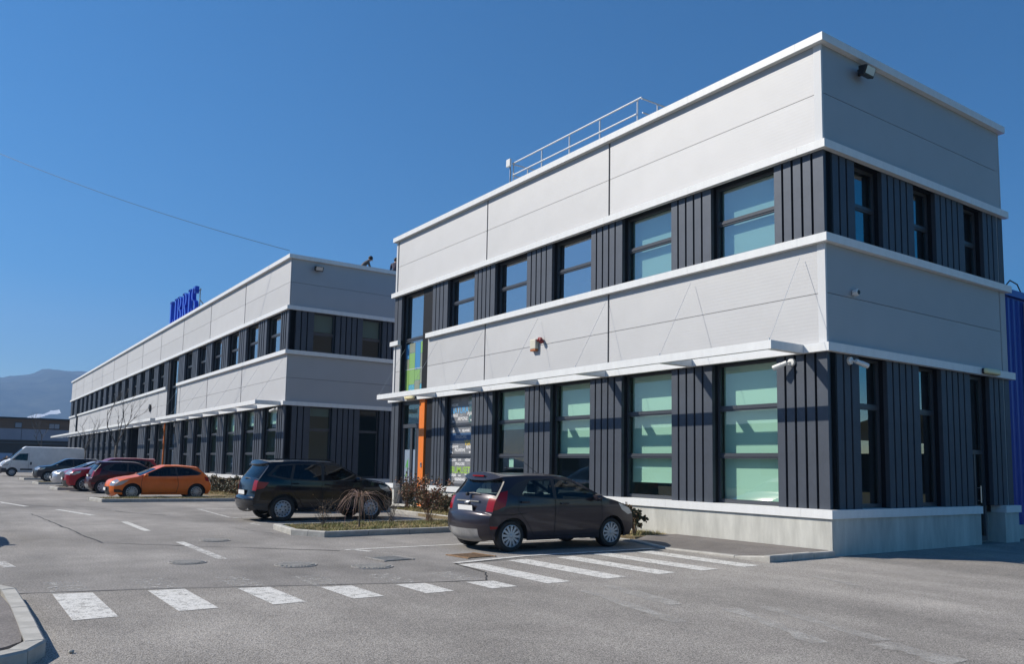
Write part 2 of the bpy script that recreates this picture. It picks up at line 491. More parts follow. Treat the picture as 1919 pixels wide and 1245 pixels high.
kerb_run(pave, (-4.15, -1.38), (-2.5, -1.92), .045, .13, .03)
kerb_run(pave, (-2.5, -1.92), (-.72, -1.97), .03, .13, .055)
kerb_run(pave, (-.72, -1.97), (.06, -1.95), .055, .13, .125, .8)
kerb_run(pave, (.06, -1.95), (.06, -.04), .125, .13, None, .62)
strip = area('planting_strip', [(-16.6, -1.55), (-12.6, -1.75), (-5.4, -1.6), (-4.1, -1.25), (-4.1, .03), (-16.6, .03)], .10, M['soil'])
kerb_run(strip, (-16.6, -1.7), (-10.3, -1.72), .12)
kerb_run(strip, (-7.95, -1.75), (-5.05, -1.75), .12)
walk = area('entrance_walk', [(-19.6, -1.6), (-16.6, -1.6), (-16.6, .03), (-19.6, .03)], .11, mat('walk_concrete', (.36, .35, .33), .9, noise=(3, .12)))
kerb_run(walk, (-19.6, -1.74), (-16.6, -1.72), .12)
isl = area('planting_island', [(-10.0, -7.25), (-9.45, -7.32), (-8.35, -7.42), (-7.72, -7.05), (-8.0, -1.75), (-10.2, -1.75)], .10, M['soil'])
kerb_run(isl, (-10.12, -7.40), (-8.42, -7.56), .13, .13, None, .8)
kerb_run(isl, (-8.42, -7.56), (-7.58, -7.12), .13, .13, None, .5)
kerb_run(isl, (-7.58, -7.12), (-7.86, -1.8), .13)
kerb_run(isl, (-10.3, -1.75), (-10.12, -7.40), .13)
isl2 = area('planting_island', [(-25.9, -9.2), (-24.35, -8.98), (-24.15, -2.2), (-26.0, -2.2)], .10, M['soil'])
kerb_run(isl2, (-26.05, -9.35), (-24.3, -9.12), .13, .14, None, .6)
kerb_run(isl2, (-24.2, -9.12), (-23.98, -2.2), .13)
kerb_run(isl2, (-26.15, -2.2), (-26.05, -9.35), .13)
strip2 = area('planting_strip', [(-44, -3.9), (-26.05, -3.9), (-26.05, -2.2), (-24.2, -2.2), (-24.2, -1.9), (-44, -1.9)], .095, M['soil'])
for x0, x1 in ((-39.0, -37.4), (-49.4, -47.6), (-60.2, -58.6)):
    il = area('planting_island', [(x0 + .12, -9.3), (x1 - .12, -9.1), (x1 - .12, -3), (x0 + .12, -3)], .10, M['soil'])
    kerb_run(il, (x0, -9.5), (x1, -9.25), .13, .15, None, .8); kerb_run(il, (x1, -9.25), (x1, -3), .13, .13, None, 1.5)
    kerb_run(il, (x0, -3), (x0, -9.5), .13, .13, None, 1.5)
pb = area('pavement', [(-100, -2.5), (-44, -2.5), (-44, -2.2), (-24.2, -2.2), (-19.6, -1.6), (-19.6, 30), (-24.0, 30), (-24.0, -2.0), (-100, -2.0)], .10, M['asph_pave'])
# pavement piece on the near side of the road, lower left
pn = area('pavement', [(-1.75, -13.43), (-.5, -13.36), (1.15, -13.35), (1.55, -13.38), (1.72, -13.5), (1.95, -14.0), (2.0, -18), (-1.9, -18), (-1.9, -13.5)], .125, M['asph_pave'])
def kr(a, b, w=.15, st=1): kerb_run(pn, b, a, .135, w, None, st)
kerb_run(pn, (1.62, -13.21), (-.2, -13.20), .135, .15, None, .65)
kerb_run(pn, (-.2, -13.20), (-1.55, -13.22), .135, .15, None, .7)
kerb_run(pn, (-1.55, -13.22), (-2.03, -13.40), .135, .15, None, .5)
kerb_run(pn, (1.95, -13.36), (1.62, -13.21), .135, .15, None, .5)
kerb_run(pn, (2.15, -18), (2.12, -13.62), .135, .15, None, 1)
kerb_run(pn, (2.12, -13.62), (1.95, -13.36), .135, .15, None, .4)

# mountains: ridge mesh, forest and a snow field as material wear on the slope
from mathutils import noise as mn
def ridge_h(y):
    k = [(-4000, 250), (-1500, 265), (-600, 285), (0, 292), (134, 303), (182, 314), (240, 323), (272, 344), (315, 351), (345, 346), (397, 352), (460, 348), (800, 330), (1300, 350), (3000, 280)]
    for (a, ha), (b, hb) in zip(k, k[1:]):
        if a <= y <= b: return ha + (hb - ha) * (y - a) / (b - a)
    return 250
mm = MB()
NX, NY = 70, 260
for j in range(NY + 1):
    y = -1600 + j * 3400 / NY
    for i in range(NX + 1):
        t = i / NX
        x = -1900 - t * 1700
        s = (3 * t * t - 2 * t ** 3) if t < .7 else (3 * .49 - 2 * .343) + (t - .7) * .72
        h = ridge_h(y) * s * 1.0
        h += 60 * (mn.noise(Vector((x * .0022, y * .0022, 3))) ) * s * (1 - t) * 1.6
        h += 16 * mn.noise(Vector((x * .009, y * .009, 7))) * s + (3.2 * mn.noise(Vector((x * .08, y * .05, 1))) + 3 * mn.noise(Vector((y * .3, 0, 1)))) * min(1, s * 2)
        mm.v.append((x, y, h - 6))
for j in range(NY):
    for i in range(NX):
        a = j * (NX + 1) + i
        mm.f.append((a, a + 1, a + NX + 2, a + NX + 1)); mm.m.append(0)
m, n, l, p = nodes('winter_forest')
p.inputs['Roughness'].default_value = 1; p.inputs['Specular IOR Level'].default_value = 0
tc = n.new('ShaderNodeTexCoord')
t = n.new('ShaderNodeTexNoise'); t.inputs['Scale'].default_value = .012; t.inputs['Detail'].default_value = 8; t.inputs['Roughness'].default_value = .7
l.new(tc.outputs['Object'], t.inputs['Vector'])
rp = n.new('ShaderNodeValToRGB')
rp.color_ramp.elements[0].position = .35; rp.color_ramp.elements[0].color = (.010, .014, .010, 1)
rp.color_ramp.elements[1].position = .72; rp.color_ramp.elements[1].color = (.085, .085, .055, 1)
l.new(t.outputs[0], rp.inputs[0])
sx = n.new('ShaderNodeSeparateXYZ'); l.new(tc.outputs['Object'], sx.inputs[0])
def mth(op, a, b=0, c=0):
    q = n.new('ShaderNodeMath'); q.operation = op
    for i, v in enumerate((a, b, c)):
        if isinstance(v, (int, float)): q.inputs[i].default_value = v
        else: l.new(v, q.inputs[i])
    return q.outputs[0]
# snow-covered clearing: a slanting strip
zc = mth('MULTIPLY_ADD', sx.outputs['Y'], .34, 51.6)
dz = mth('ABSOLUTE', mth('SUBTRACT', sx.outputs['Z'], zc))
wid = mth('MULTIPLY_ADD', mth('SUBTRACT', t.outputs[0], .5), 34, 5)
inz = mth('LESS_THAN', dz, wid)
iny = mth('LESS_THAN', mth('ABSOLUTE', mth('SUBTRACT', sx.outputs['Y'], 207)), 44)
mx = n.new('ShaderNodeMix'); mx.data_type = 'RGBA'
l.new(mth('MULTIPLY', inz, iny), mx.inputs[0]); l.new(rp.outputs[0], mx.inputs[6]); mx.inputs[7].default_value = (.8, .82, .85, 1)
l.new(mx.outputs[2], p.inputs['Base Color'])
mo = mm.build('hills', m, smooth=True); mo['kind'] = 'structure'
# ---------------------------------------------------------------- the two office buildings
ZC, Z2, Z3, Z4, ZS, FH = 10.534, 8.286, 6.359, 4.153, .884, .17
HALF = math.pi / 2
SH = {}
def shared(key, fn):
    if key not in SH: SH[key] = fn()
    return SH[key]

def complement(ops, a, b):
    out, u = [], a
    for o in sorted(ops):
        if o[0] > u + .02: out.append((u, o[0]))
        u = o[1]
    if b > u + .02: out.append((u, b))
    return out

def cut(rng, gaps):
    out = []
    for a, b in rng:
        segs = [(a, b)]
        for g0, g1 in gaps:
            nxt = []
            for s0, s1 in segs:
                if g1 <= s0 or g0 >= s1: nxt.append((s0, s1)); continue
                if g0 > s0: nxt.append((s0, g0))
                if g1 < s1: nxt.append((g1, s1))
            segs = nxt
        out += segs
    return out

def splits(a, b, js):
    c = [a] + [j for j in sorted(js) if a + .05 < j < b - .05] + [b]
    return list(zip(c, c[1:]))

def fascia(root, rot, segs, zt, joints, depth=.13, h=FH, proud=0):
    for a, b in segs:
        for s0, s1 in splits(a, b, joints):
            g0 = .004 if s0 > a + .01 else 0
            w = s1 - s0 - g0
            key = ('fas', round(w, 3), depth, h)
            def mk(w=w):
                mb = MB(); mb.wbox(0, w, -depth, proud, -h, 0)
                return mb.mesh('fascia_panel', [M['white']])
            link('fascia_panel', shared(key, mk), root, Vector((s0 + g0, 0, zt)) if not rot else Vector((0, s0 + g0, zt)), rot)

def panels(root, rot, segs, zlo, zhi, joints, m='panel', jw=.065):
    for a, b in segs:
        for s0, s1 in splits(a, b, joints):
            u0 = s0 + (jw if s0 > a + .01 else .004)
            zm = (zlo + zhi) / 2
            for z0, z1 in ((zlo + .002, zm - .006), (zm + .006, zhi - .002)):
                key = ('pan', round(s1 - u0, 3), round(z1 - z0, 3))
                def mk(w=s1 - u0, h=z1 - z0):
                    mb = MB(); mb.wbox(0, w, -.17, -.125, 0, h)
                    return mb.mesh('wall_panel', [M[m]])
                link('wall_panel', shared(key, mk), root, Vector((u0, 0, z0)) if not rot else Vector((0, u0, z0)), rot)

def piers(root, rot, segs, zlo, zhi, lod, n=None):
    for a, b in segs:
        core = MB(); core.wbox(a, b, -.42, -.215 if lod == 0 else -.235, zlo, zhi, 0)
        core.build('wall_backing', M['cladb'], root, rot=rot)
        w = b - a
        k = n or max(2, round(w / .245))
        p = w / k
        if lod == 0:
            for i in range(k):
                ww = p - .055 if i < k - 1 else p
                key = ('strip', round(ww, 3), round(zhi - zlo, 3), rot)
                def mk(ww=ww):
                    mb = MB()
                    h = zhi - zlo
                    mb.wbox(0, ww, -.216, -.12, 0, h)
                    return mb.mesh('cladding_strip', [M['clad']])
                link('cladding_strip', shared(key, mk), root, Vector((a + i * p, 0, zlo)) if not rot else Vector((0, a + i * p, zlo)), rot)
        else:
            mb = MB()
            for i in range(k): mb.wbox(a + i * p, a + i * p + (p - .11 if i < k - 1 else p), -.236, -.12, zlo, zhi)
            o = mb.build('cladding_strips', M['clad'], root, rot=rot); o['kind'] = 'stuff'

def window(root, rot, u0, u1, z0, z1, bars, g='glassf', blind=None, fw=.055, name='window', mull=None):
    key = ('win', round(u1 - u0, 3), round(z1 - z0, 3), tuple(bars), mull)
    w, h = u1 - u0, z1 - z0
    def mk():
        mb = MB()
        d0, d1 = -.40, -.315
        mb.wbox(0, fw, d0, d1, 0, h); mb.wbox(w - fw, w, d0, d1, 0, h)
        mb.wbox(fw, w - fw, d0, d1, 0, fw + .03); mb.wbox(fw, w - fw, d0, d1, h - fw, h)
        for b in bars: mb.wbox(fw, w - fw, d0, d1 - .004, b - z0 - .06, b - z0 + .06); mb.wbox(fw, w - fw, d1 - .004, d1 + .012, b - z0 - .022, b - z0 + .022)
        return mb.mesh(name, [M['frame']])
    loc = Vector((u0, 0, z0)) if not rot else Vector((0, u0, z0))
    f = link(name, shared(key, mk), root, loc, rot)
    zs = [fw + .03] + [x for b in bars for x in (b - z0 - .06, b - z0 + .06)] + [h - fw]
    for a, b in zip(zs[::2], zs[1::2]):
        mb = MB(); d = -.352 + random.uniform(-.003, .003)
        tl = random.uniform(-.006, .006)
        mb.quad([(fw, -d, a), (w - fw, -d + tl, a), (w - fw, -d + tl, b), (fw, -d, b)])
        mb.build('pane', M[g], f)
    if blind:
        mb = MB(); mb.wbox(.03, w - .02, -.505, -.497, blind - z0, h - .02); mb.wbox(.03, w - .02, -.512, -.49, blind - z0 - .03, blind - z0)
        mb.build('blind', M['blind'], f)
    return f

def interior(root, L, W, deep=4.2):
    mb = MB()
    mb.box(-L + .45, -.45, .45, W - .4, 0, .70); mb.box(-L + .45, -.45, .45, W - .4, 4.02, 6.30); mb.box(-L + .45, -.45, .45, W - .4, 8.20, 10.2)
    mb.box(-L + 1.5, -3.2, deep, W - .45, .70, 4.02); mb.box(-L + 1.5, -3.2, deep, W - .45, 6.30, 8.20)
    mb.build('floor_and_core', M['room'], root)
    mb = MB()
    mb.box(-L + .13, -L + .4, .55, W - .1, 0, 10.36); mb.box(-L + .13, -.13, W - .38, W - .1, 0, 10.36)
    mb.build('rear_wall', M['panel'], root)
    mb = MB(); mb.box(-L + .4, -.4, .45, W - .4, 10.2, 10.25)
    mb.build('roof', M['roof'], root)

def band_backing(root, rot, segs, zlo, zhi):
    for a, b in segs:
        mb = MB(); mb.wbox(a, b, -.44, -.172, zlo, zhi); mb.build('wall_backing', M['cladb'], root, rot=rot)

def awning(root, u0, u1, fins, d=1.02, tie=(), z=Z4 - .004):
    mb = MB(); mb.wbox(u0, u1, d - .10, d, z - .172, z)
    a = mb.build('awning', M['white'], root)
    me = shared(('fin', d), lambda: (lambda q: (q.wbox(-.08, .08, .002, d - .102, -.170, -.002), q.mesh('bracket', [M['white']]))[1])(MB()))
    for f in fins: link('bracket', me, a, (f, 0, z))
    mt = shared(('tie', d), lambda: (lambda q: (q.tube([(0, -d + .05, 0), (0, .05, 1.82)], .0042, 5), q.tube([(0, -d + .05, -.01), (0, -d + .05, .05)], .012, 5), q.mesh('tie_rod', [M['galv']]))[2])(MB()))
    for f in tie: link('tie_rod', mt, a, (f, 0, z))
    return a

# ---- near building
M['glassb'] = glass('bright_sky_glass', (.5, .7, .7), 8.5, wave=.012)
A = thing('office_building', 'near two storey office block of silver panels and anthracite cladding with colourful stair window', 'building')
LA, WA = 19.30, 7.77
opsA = [(-3.06 - 3.005 * k, -1.31 - 3.0 * k) for k in range(5)]
stairA = (-18.6, -16.15)
fj = [-.65 - 3.005 * k for k in range(7)]
pj = [-6.62, -12.63]
# front ledges
fascia(A, 0, [(-LA, 0)], ZC, fj, .42, .17)
fascia(A, 0, [(-LA, 0)], Z2, [x - .0 for x in fj])
fascia(A, 0, [(-LA, -18.62), (-16.42, 0)], Z3, [-.68 - 3.005 * k for k in range(7)] + [-19.0])
fascia(A, 0, [(-LA, 0)], Z4, fj)
fascia(A, 0, [(-LA, -18.62), (-16.46, 0)], ZS, [-.7 - 3.7 * k for k in range(6)], .36)
panels(A, 0, [(-LA + .33, -.30)], Z2, ZC - FH, pj)
for zl, zh in ((Z2, ZC - FH), (Z4, Z3 - FH)):
    for u0, u1 in ((-.298, -.12), (-LA + .12, -LA + .24)):
        ct = MB(); ct.wbox(u0, u1, -.172, -.119, zl + .002, zh - .002); ct.build('corner_trim', M['trim'], A)
panels(A, 0, [(-LA + .33, -18.62), (-16.42, -.30)], Z4, Z3 - FH, pj)
band_backing(A, 0, [(-LA + .17, -.17)], Z2 - FH, ZC - .02)
band_backing(A, 0, [(-LA + .17, -18.62), (-16.30, -.17)], Z4 - FH, Z3)
piers(A, 0, complement(opsA + [stairA], -LA + .12, -.12), Z3, Z2 - FH, 0)
piers(A, 0, complement(opsA + [(-18.6, -15.95)], -LA + .12, -.12), ZS, Z4 - FH, 0)
for q_ in ((-16.90, -16.15, -.42, -.16, Z4, Z2 - FH), (-16.44, -15.95, -.42, -.16, .12, Z4 - FH)):
    mb = MB(); mb.wbox(*q_); mb.build('dark_jamb', M['cladb'], A)
lowb = [.98, 1.3, 2.02, 2.78, None]
for k, (a, b) in enumerate(opsA):
    if k < 4: window(A, 0, a, b, ZS + .005, Z4 - FH, (1.93, 2.985), 'glassf', lowb[k])
    window(A, 0, a, b, Z3 + .005, Z2 - FH, (7.26,), 'glassu' if k < 2 else 'glassb', 6.56 if k < 2 else None)
# side (faces +x)
opsS = [(1.20, 2.22), (3.48, 4.42), (5.72, 6.66)]
sj = [2.35, 4.5, 7.2]
fascia(A, HALF, [(.42, WA)], ZC, [3.6, 5.6, 7.5], .42)
fascia(A, HALF, [(.13, WA)], Z2, [3.4, 5.4, 7.5])
fascia(A, HALF, [(.13, WA)], Z3, [3.4, 5.4, 7.5])
fascia(A, HALF, [(.13, WA)], Z4, [3.3, 5.2, 7.35])
fascia(A, HALF, [(.36, 5.86), (7.0, WA)], ZS, [3.1, 4.9, 7.3], .36)
panels(A, HALF, [(.172, WA - .1)], Z2, ZC - FH, [7.55])
panels(A, HALF, [(.172, WA - .1)], Z4, Z3 - FH, [7.35])
band_backing(A, HALF, [(.44, WA - .1)], Z2 - FH, ZC - .02)
band_backing(A, HALF, [(.44, WA - .1)], Z4 - FH, Z3)
piers(A, HALF, complement(opsS, .176, WA - .1), Z3, Z2 - FH, 0)
piers(A, HALF, complement(opsS, .176, WA - .1), ZS, Z4 - FH, 0)
for k, (a, b) in enumerate(opsS):
    window(A, HALF, a, b, Z3 + .005, Z2 - FH, (7.26,), 'glasss')
    if k < 2: window(A, HALF, a, b, ZS + .005, Z4 - FH, (2.985,), 'glasss')
# side door
sd = MB()
sd.wbox(5.72, 5.79, -.40, -.30, .05, Z4 - FH); sd.wbox(6.59, 6.66, -.40, -.30, .05, Z4 - FH); sd.wbox(5.79, 6.59, -.40, -.30, .05, .16)
sd.wbox(5.79, 6.59, -.40, -.30, 3.90, Z4 - FH); sd.wbox(5.79, 6.59, -.40, -.305, 2.1, 2.2); sd.wbox(6.15, 6.23, -.40, -.305, .16, 2.1)
sdo = sd.build('side_door', M['frame'], A, rot=HALF)
q = MB(); q.wbox(5.79, 6.59, -.356, -.35, .16, 3.9); q.build('pane', M['glasss'], sdo)
q = MB(); q.tube([(6.30, .24, .95), (6.30, .24, 1.35)], .014, 8); q.tube([(6.30, .24, 1.0), (6.30, .32, 1.0)], .01, 6); q.tube([(6.30, .24, 1.3), (6.30, .32, 1.3)], .01, 6); q.build('handle', M['steel'], sdo)
# plinth
pl = MB()
pl.wbox(-16.44, -.04, -.45, -.045, -.1, ZS - FH); pl.wbox(-LA + .05, -18.62, -.45, -.045, -.1, ZS - FH)
pl.build('plinth', M['conc'], A)
pl = MB(); pl.wbox(.46, 5.84, -.45, -.045, -.1, ZS - FH); pl.wbox(7.02, WA - .05, -.45, -.045, -.1, ZS - FH); pl.wbox(.0451, .459, -.15, -.045, -.1, ZS - FH)
pl.build('plinth', M['conc'], A, rot=HALF)
interior(A, LA, WA)
# coloured stair window
f = window(A, 0, -18.6, -16.9, Z4 + .01, Z2 - FH, (6.36,), 'glassb', None, .05, 'stair_window')
cols = {'b': (.07, .24, .46), 'o': (.26, .28, .20), 'g': (.24, .42, .12), 'c': (.10, .36, .46)}
CM = {k: mat('film_' + k, c, .25, spec=.6) for k, c in cols.items()}
rows = [(0, [('b', 6.20, 5.63), ('o', 5.63, 5.22), ('g', 5.22, 4.2)]),
        (1, [('o', 6.22, 5.84), ('g', 5.84, 4.62), ('c', 4.62, 4.2)]),
        (2, [('b', 6.2, 5.2), ('g', 5.18, 4.76), ('o', 4.76, 4.2)]),
        (3, [('g', 6.22, 5.76), ('o', 5.76, 4.62), ('c', 4.60, 4.2)])]
xs = [1.38 / 1.58 * x for x in (0, .30, .80, 1.24, 1.70)]
xs = [.06, .33, .80, 1.22, 1.63]
for i, col in rows:
    for c, zt, zb in col:
        mb = MB(); mb.wbox(xs[i] + .008, xs[i + 1] - .008, -.350, -.344, zb - Z4, zt - Z4 - .015)
        mb.build('colour_panel', CM[c], f)
for zz in (6.28, 5.21):
    mb = MB(); mb.wbox(.055, 1.645, -.343, -.338, zz - Z4 - .012, zz - Z4 + .012); mb.build('glazing_bar', M['galv'], f)
# front door, transom, orange jamb
dr = MB()
for a, b in ((-18.60, -18.50), (-17.02, -16.90)): dr.wbox(a, b, -.40, -.28, .12, Z4 - FH)
dr.wbox(-18.50, -17.02, -.40, -.28, 3.86, Z4 - FH); dr.wbox(-18.50, -17.02, -.40, -.27, 2.98, 3.12)
for x0, x1 in ((-18.49, -18.41), (-17.90, -17.74), (-17.48, -17.40)): dr.wbox(x0, x1, -.385, -.29, .13, 2.98)
dr.wbox(-18.41, -17.90, -.385, -.29, .13, .25); dr.wbox(-17.74, -17.48, -.385, -.29, .13, .25); dr.wbox(-17.40, -17.02, -.40, -.30, .13, 2.98)
door = dr.build('entrance_door', M['frame'], A)
for a, b, c, d in ((-18.50, -17.02, 3.12, 3.86), (-18.41, -17.90, .25, 2.98), (-17.74, -17.48, .25, 2.98)):
    mb = MB(); mb.wbox(a, b, -.345, -.34, c, d); mb.build('pane', M['glassf'], door)
frost = mat('frosted_film', (.26, .32, .40), .35)
for a, b in ((-18.41, -17.90), (-17.74, -17.48)):
    mb = MB(); mb.wbox(a + .005, b - .005, -.338, -.334, .90, 2.16); mb.build('frosted_film', frost, door)
lg = MB()
for pts in ([(-18.30, 1.50), (-18.16, 1.78), (-18.12, 1.76), (-18.24, 1.46)], [(-18.18, 1.30), (-18.08, 1.30), (-18.08, 1.86), (-18.18, 1.62)], [(-18.30, 1.12), (-18.2, 1.12), (-18.12, 1.36), (-18.2, 1.36)]):
    lg.quad([(x, .332, z) for x, z in pts])
lg.build('logo', mat('logo_green', (.10, .34, .08), .4), door)
hd = MB(); hd.tube([(-17.86, .20, 1.05), (-17.86, .20, 1.50)], .016, 8); hd.tube([(-17.86, .20, 1.10), (-17.86, .30, 1.10)], .012, 6); hd.tube([(-17.86, .20, 1.45), (-17.86, .30, 1.45)], .012, 6)
hd.build('handle', M['steel'], door)
oj = MB(); oj.wbox(-16.90, -16.52, -.43, -.11, .12, Z4 - FH)
ojo = oj.build('orange_jamb', M['orange'], A)
ip = MB(); ip.wbox(-16.70, -16.60, -.11, -.09, 1.52, 1.68); ip.wbox(-16.68, -16.62, -.09, -.085, 1.61, 1.65, 1)
ip.build('intercom', [M['steel'], M['plast_k']], ojo)
st = MB(); st.wbox(-18.6, -16.5, -.25, .55, -.02, .125); st.build('door_step', M['conc'], A)
# poster window
a, b = opsA[4]
pw = window(A, 0, a, b, ZS + .005, Z4 - FH, (1.93, 2.985), 'glassf')
film = mat('grey_poster_film', (.21, .214, .225), .35)
W4 = mat('print_white', (.82, .82, .82), .5); B4 = mat('print_blue', (.10, .40, .72), .5); G4 = mat('print_green', (.34, .60, .04), .5); Y4 = mat('print_yellow', (.80, .56, .05), .5); N4 = mat('print_navy', (.03, .09, .20), .5); D4 = mat('print_grey', (.36, .37, .39), .5)
fm = MB()
for c, d in ((.985, 1.865), (1.995, 2.92), (3.05, 3.92)): fm.wbox(.056, b - a - .056, -.349, -.345, c - ZS - .005, d - ZS - .005)
fm.build('poster_film', film, pw)
nb = MB(); nb.wbox(.057, b - a - .057, -.3449, -.3435, 2.44 - ZS, 2.70 - ZS); nb.build('poster_band', N4, pw)
def text_mesh(s, size, bold=0.0, extrude=0.0):
    c = bpy.data.curves.new('lettering', 'FONT')
    c.body = s; c.size = size; c.extrude = extrude; c.offset = bold; c.resolution_u = 3
    o = bpy.data.objects.new('lettering', c); COL.objects.link(o)
    dg = bpy.context.evaluated_depsgraph_get(); dg.update()
    me = bpy.data.meshes.new_from_object(o.evaluated_get(dg))
    bpy.data.objects.remove(o); bpy.data.curves.remove(c)
    return me
def lettering(parent, s, x, z, h, m, d=-.3425, wmax=None, sxf=.86, bold=.004):
    me = text_mesh(s, h / .7, bold)
    w = max(v.co.x for v in me.vertices) * sxf
    f_ = sxf if not wmax else sxf * min(1, wmax / w)
    for v in me.vertices:
        v.co = Vector((v.co.x * f_, 0, v.co.y))
    me.materials.clear(); me.materials.append(m)
    o = link('lettering', me, parent, (x, -d, z))
    return o
WW = b - a - .12
for s, x, z, h, m, wm in (
    ('CULOARE', .08, 3.80, .10, D4, .5), ('SENZATII', .75, 3.80, .09, D4, .6), ('MISCARE', .10, 3.63, .09, W4, .7), ('DANS', 1.2, 3.66, .08, W4, .4),
    ('NATURA', .07, 3.38, .23, B4, 1.25), ('ENERGIE', .07, 3.26, .10, W4, .55), ('mister', .66, 3.28, .06, D4, .3), ('Apa', 1.15, 3.30, .14, W4, .5), ('ARMONIE', .52, 3.13, .12, W4, .72), ('flori', .18, 3.08, .06, W4, .3), ('sare', 1.35, 3.10, .07, W4, .3),
    ('CALM', .1, 2.74, .07, W4, .3), ('SPA', .55, 2.74, .08, W4, .3), ('RELAXARE', .85, 2.74, .08, W4, .7),
    ('VINDECARE', .40, 2.52, .11, D4, .85), ('SANATATE', .14, 2.33, .07, D4, .6), ('VIATA', 1.02, 2.27, .19, Y4, .66),
    ('ORGANISME', .06, 2.20, .08, W4, .62), ('uleiuri', .72, 2.20, .05, D4, .3), ('BENEFIC', 1.12, 2.17, .10, W4, .56), ('PROSPETIME', .38, 2.07, .10, W4, .82), ('viata', .08, 2.02, .07, W4, .3), ('ape', 1.3, 2.03, .07, W4, .25),
    ('CALDURA', .06, 1.74, .09, W4, .44), ('GATE', .62, 1.76, .06, W4, .3), ('HIDRATARE', 1.06, 1.74, .09, W4, .6), ('aer', .12, 1.63, .06, D4, .25), ('STRALUCIRE', .42, 1.61, .09, W4, .62), ('SIMPLU', 1.2, 1.63, .06, D4, .4),
    ('FRUMUSETE', .10, 1.34, .22, G4, 1.56), ('INGRIJIRE', .09, 1.23, .08, W4, .48), ('natural', .64, 1.24, .05, W4, .3), ('TINERETE', 1.06, 1.22, .10, W4, .6), ('REGENERARE', .42, 1.09, .09, W4, .74), ('ser', .1, 1.03, .07, W4, .2), ('lut', 1.35, 1.05, .07, B4, .25)):
    lettering(pw, s, x, z - ZS, h, m, -.3425, min(wm, WW - x + .06))
sq = MB()
for p0, p1 in (((1.0, 3.20), (1.6, 3.52)), ((1.28, 3.02), (1.42, 3.28)), ((.20, 3.02), (1.3, 3.03)), ((.85, 2.0), (.85, 2.06)), ((.06, 2.12), (.25, 2.0)), ((.06, 1.16), (.2, 1.02))):
    sq.tube([(p0[0], .3435, p0[1] - ZS), (p1[0], .3435, p1[1] - ZS)], .008, 4)
sq.build('print_flourish', W4, pw)
# paper notice in the fourth window
np_ = MB(); np_.wbox(-11.44, -11.20, -.372, -.368, 1.58, 1.86); np_.build('paper_notice', M['blind'], A)
finsA = [-.65, -3.62, -6.62, -9.62, -12.62, -15.6, -18.06]
awning(A, -18.14, -.57, finsA, 1.02, finsA)

# ---- far building
XB, YB, DZ = -24.309, -2.432, .046
Bd = thing('office_building', 'far long office block of silver panels with rooftop blue lettering beyond the parked cars', 'building', (XB, YB, DZ))
LB, WB_ = 74.1, 7.9
opsR = [(-3.02 - 3.12 * k, -1.12 - 3.12 * k) for k in range(6)]
stB = (-23.05, -20.05)
opsL = []
u = -24.3
while u > -66.5:
    opsL.append((u - 1.9, u)); u -= 3.2
st2 = (-68.6, -66.9)
opsE = [(-72.4, -70.6)]
gate = (-36.4, -31.9)
opsF = opsR + opsL + opsE
bj = [-6.6 - 6.4 * k for k in range(11)]
fb = [-3.3 - 6.4 * k for k in range(12)]
fascia(Bd, 0, [(-LB, 0)], ZC, fb, .42); fascia(Bd, 0, [(-LB, 0)], Z2, fb)
fascia(Bd, 0, [(-LB, st2[0]), (st2[1], stB[0]), (stB[1], 0)], Z3, fb)
fascia(Bd, 0, [(-LB, 0)], Z4, fb)
fascia(Bd, 0, [(-LB, st2[0]), (st2[1], gate[0]), (gate[1], -25.8), (stB[1], 0)], ZS, fb, .36)
panels(Bd, 0, [(-LB + .12, -.12)], Z2, ZC - FH, bj, jw=.09)
panels(Bd, 0, [(-LB + .12, st2[0]), (st2[1], stB[0]), (stB[1], -.12)], Z4, Z3 - FH, bj, jw=.09)
band_backing(Bd, 0, [(-LB + .17, -.17)], Z2 - FH, ZC - .02)
band_backing(Bd, 0, [(-LB + .17, st2[0]), (st2[1], stB[0]), (stB[1], -.17)], Z4 - FH, Z3)
piers(Bd, 0, complement(opsF + [stB, st2], -LB + .12, -.12), Z3, Z2 - FH, 1, 4)
inl = [o for o in opsF if not (gate[0] - .4 < (o[0] + o[1]) / 2 < gate[1] + .4)]
piers(Bd, 0, complement(inl + [(-25.9, -20.05), st2, gate], -LB + .12, -.12), ZS, Z4 - FH, 1, 4)
M['glassd'] = glass('dark_window_glass', (.30, .42, .42), 1.55, wave=.01)
for i, (a, b) in enumerate(opsF):
    window(Bd, 0, a, b, Z3 + .005, Z2 - FH, (7.26,), 'glassb' if i < 6 else 'glassu')
    if (a, b) in inl and not (a < -24 and b > -26.3): window(Bd, 0, a, b, ZS + .005, Z4 - FH, (1.93, 2.985), 'glassf', random.choice([None, 3.3, 2.9]) if i < 6 else None)
f = window(Bd, 0, stB[0] + .5, stB[1] - .35, .15, Z2 - FH, (2.3, 4.2, 6.3), 'glassb', None, .06, 'stair_window')
f = window(Bd, 0, st2[0] + .15, st2[1] - .15, .15, Z2 - FH, (2.3, 4.2, 6.3), 'glassb', None, .06, 'stair_window')
for q_ in ((stB[0], stB[0] + .5), (stB[1] - .35, stB[1]), (st2[0], st2[0] + .15), (st2[1] - .15, st2[1])):
    mb = MB(); mb.wbox(*q_, -.42, -.16, 0, Z2 - FH); mb.build('dark_jamb', M['cladb'], Bd)
mb = MB()
mb.wbox(gate[0], gate[1], -1.3, -1.2, 0, Z4 - FH); mb.wbox(gate[0], gate[0] + .1, -1.2, -.43, 0, Z4 - FH); mb.wbox(gate[1] - .1, gate[1], -1.2, -.43, 0, Z4 - FH)
mb.build('recessed_gate', M['cladb'], Bd)
dB = window(Bd, 0, -25.9, -23.5, .12, Z4 - FH, (2.9,), 'glassf', None, .08, 'entrance_door')
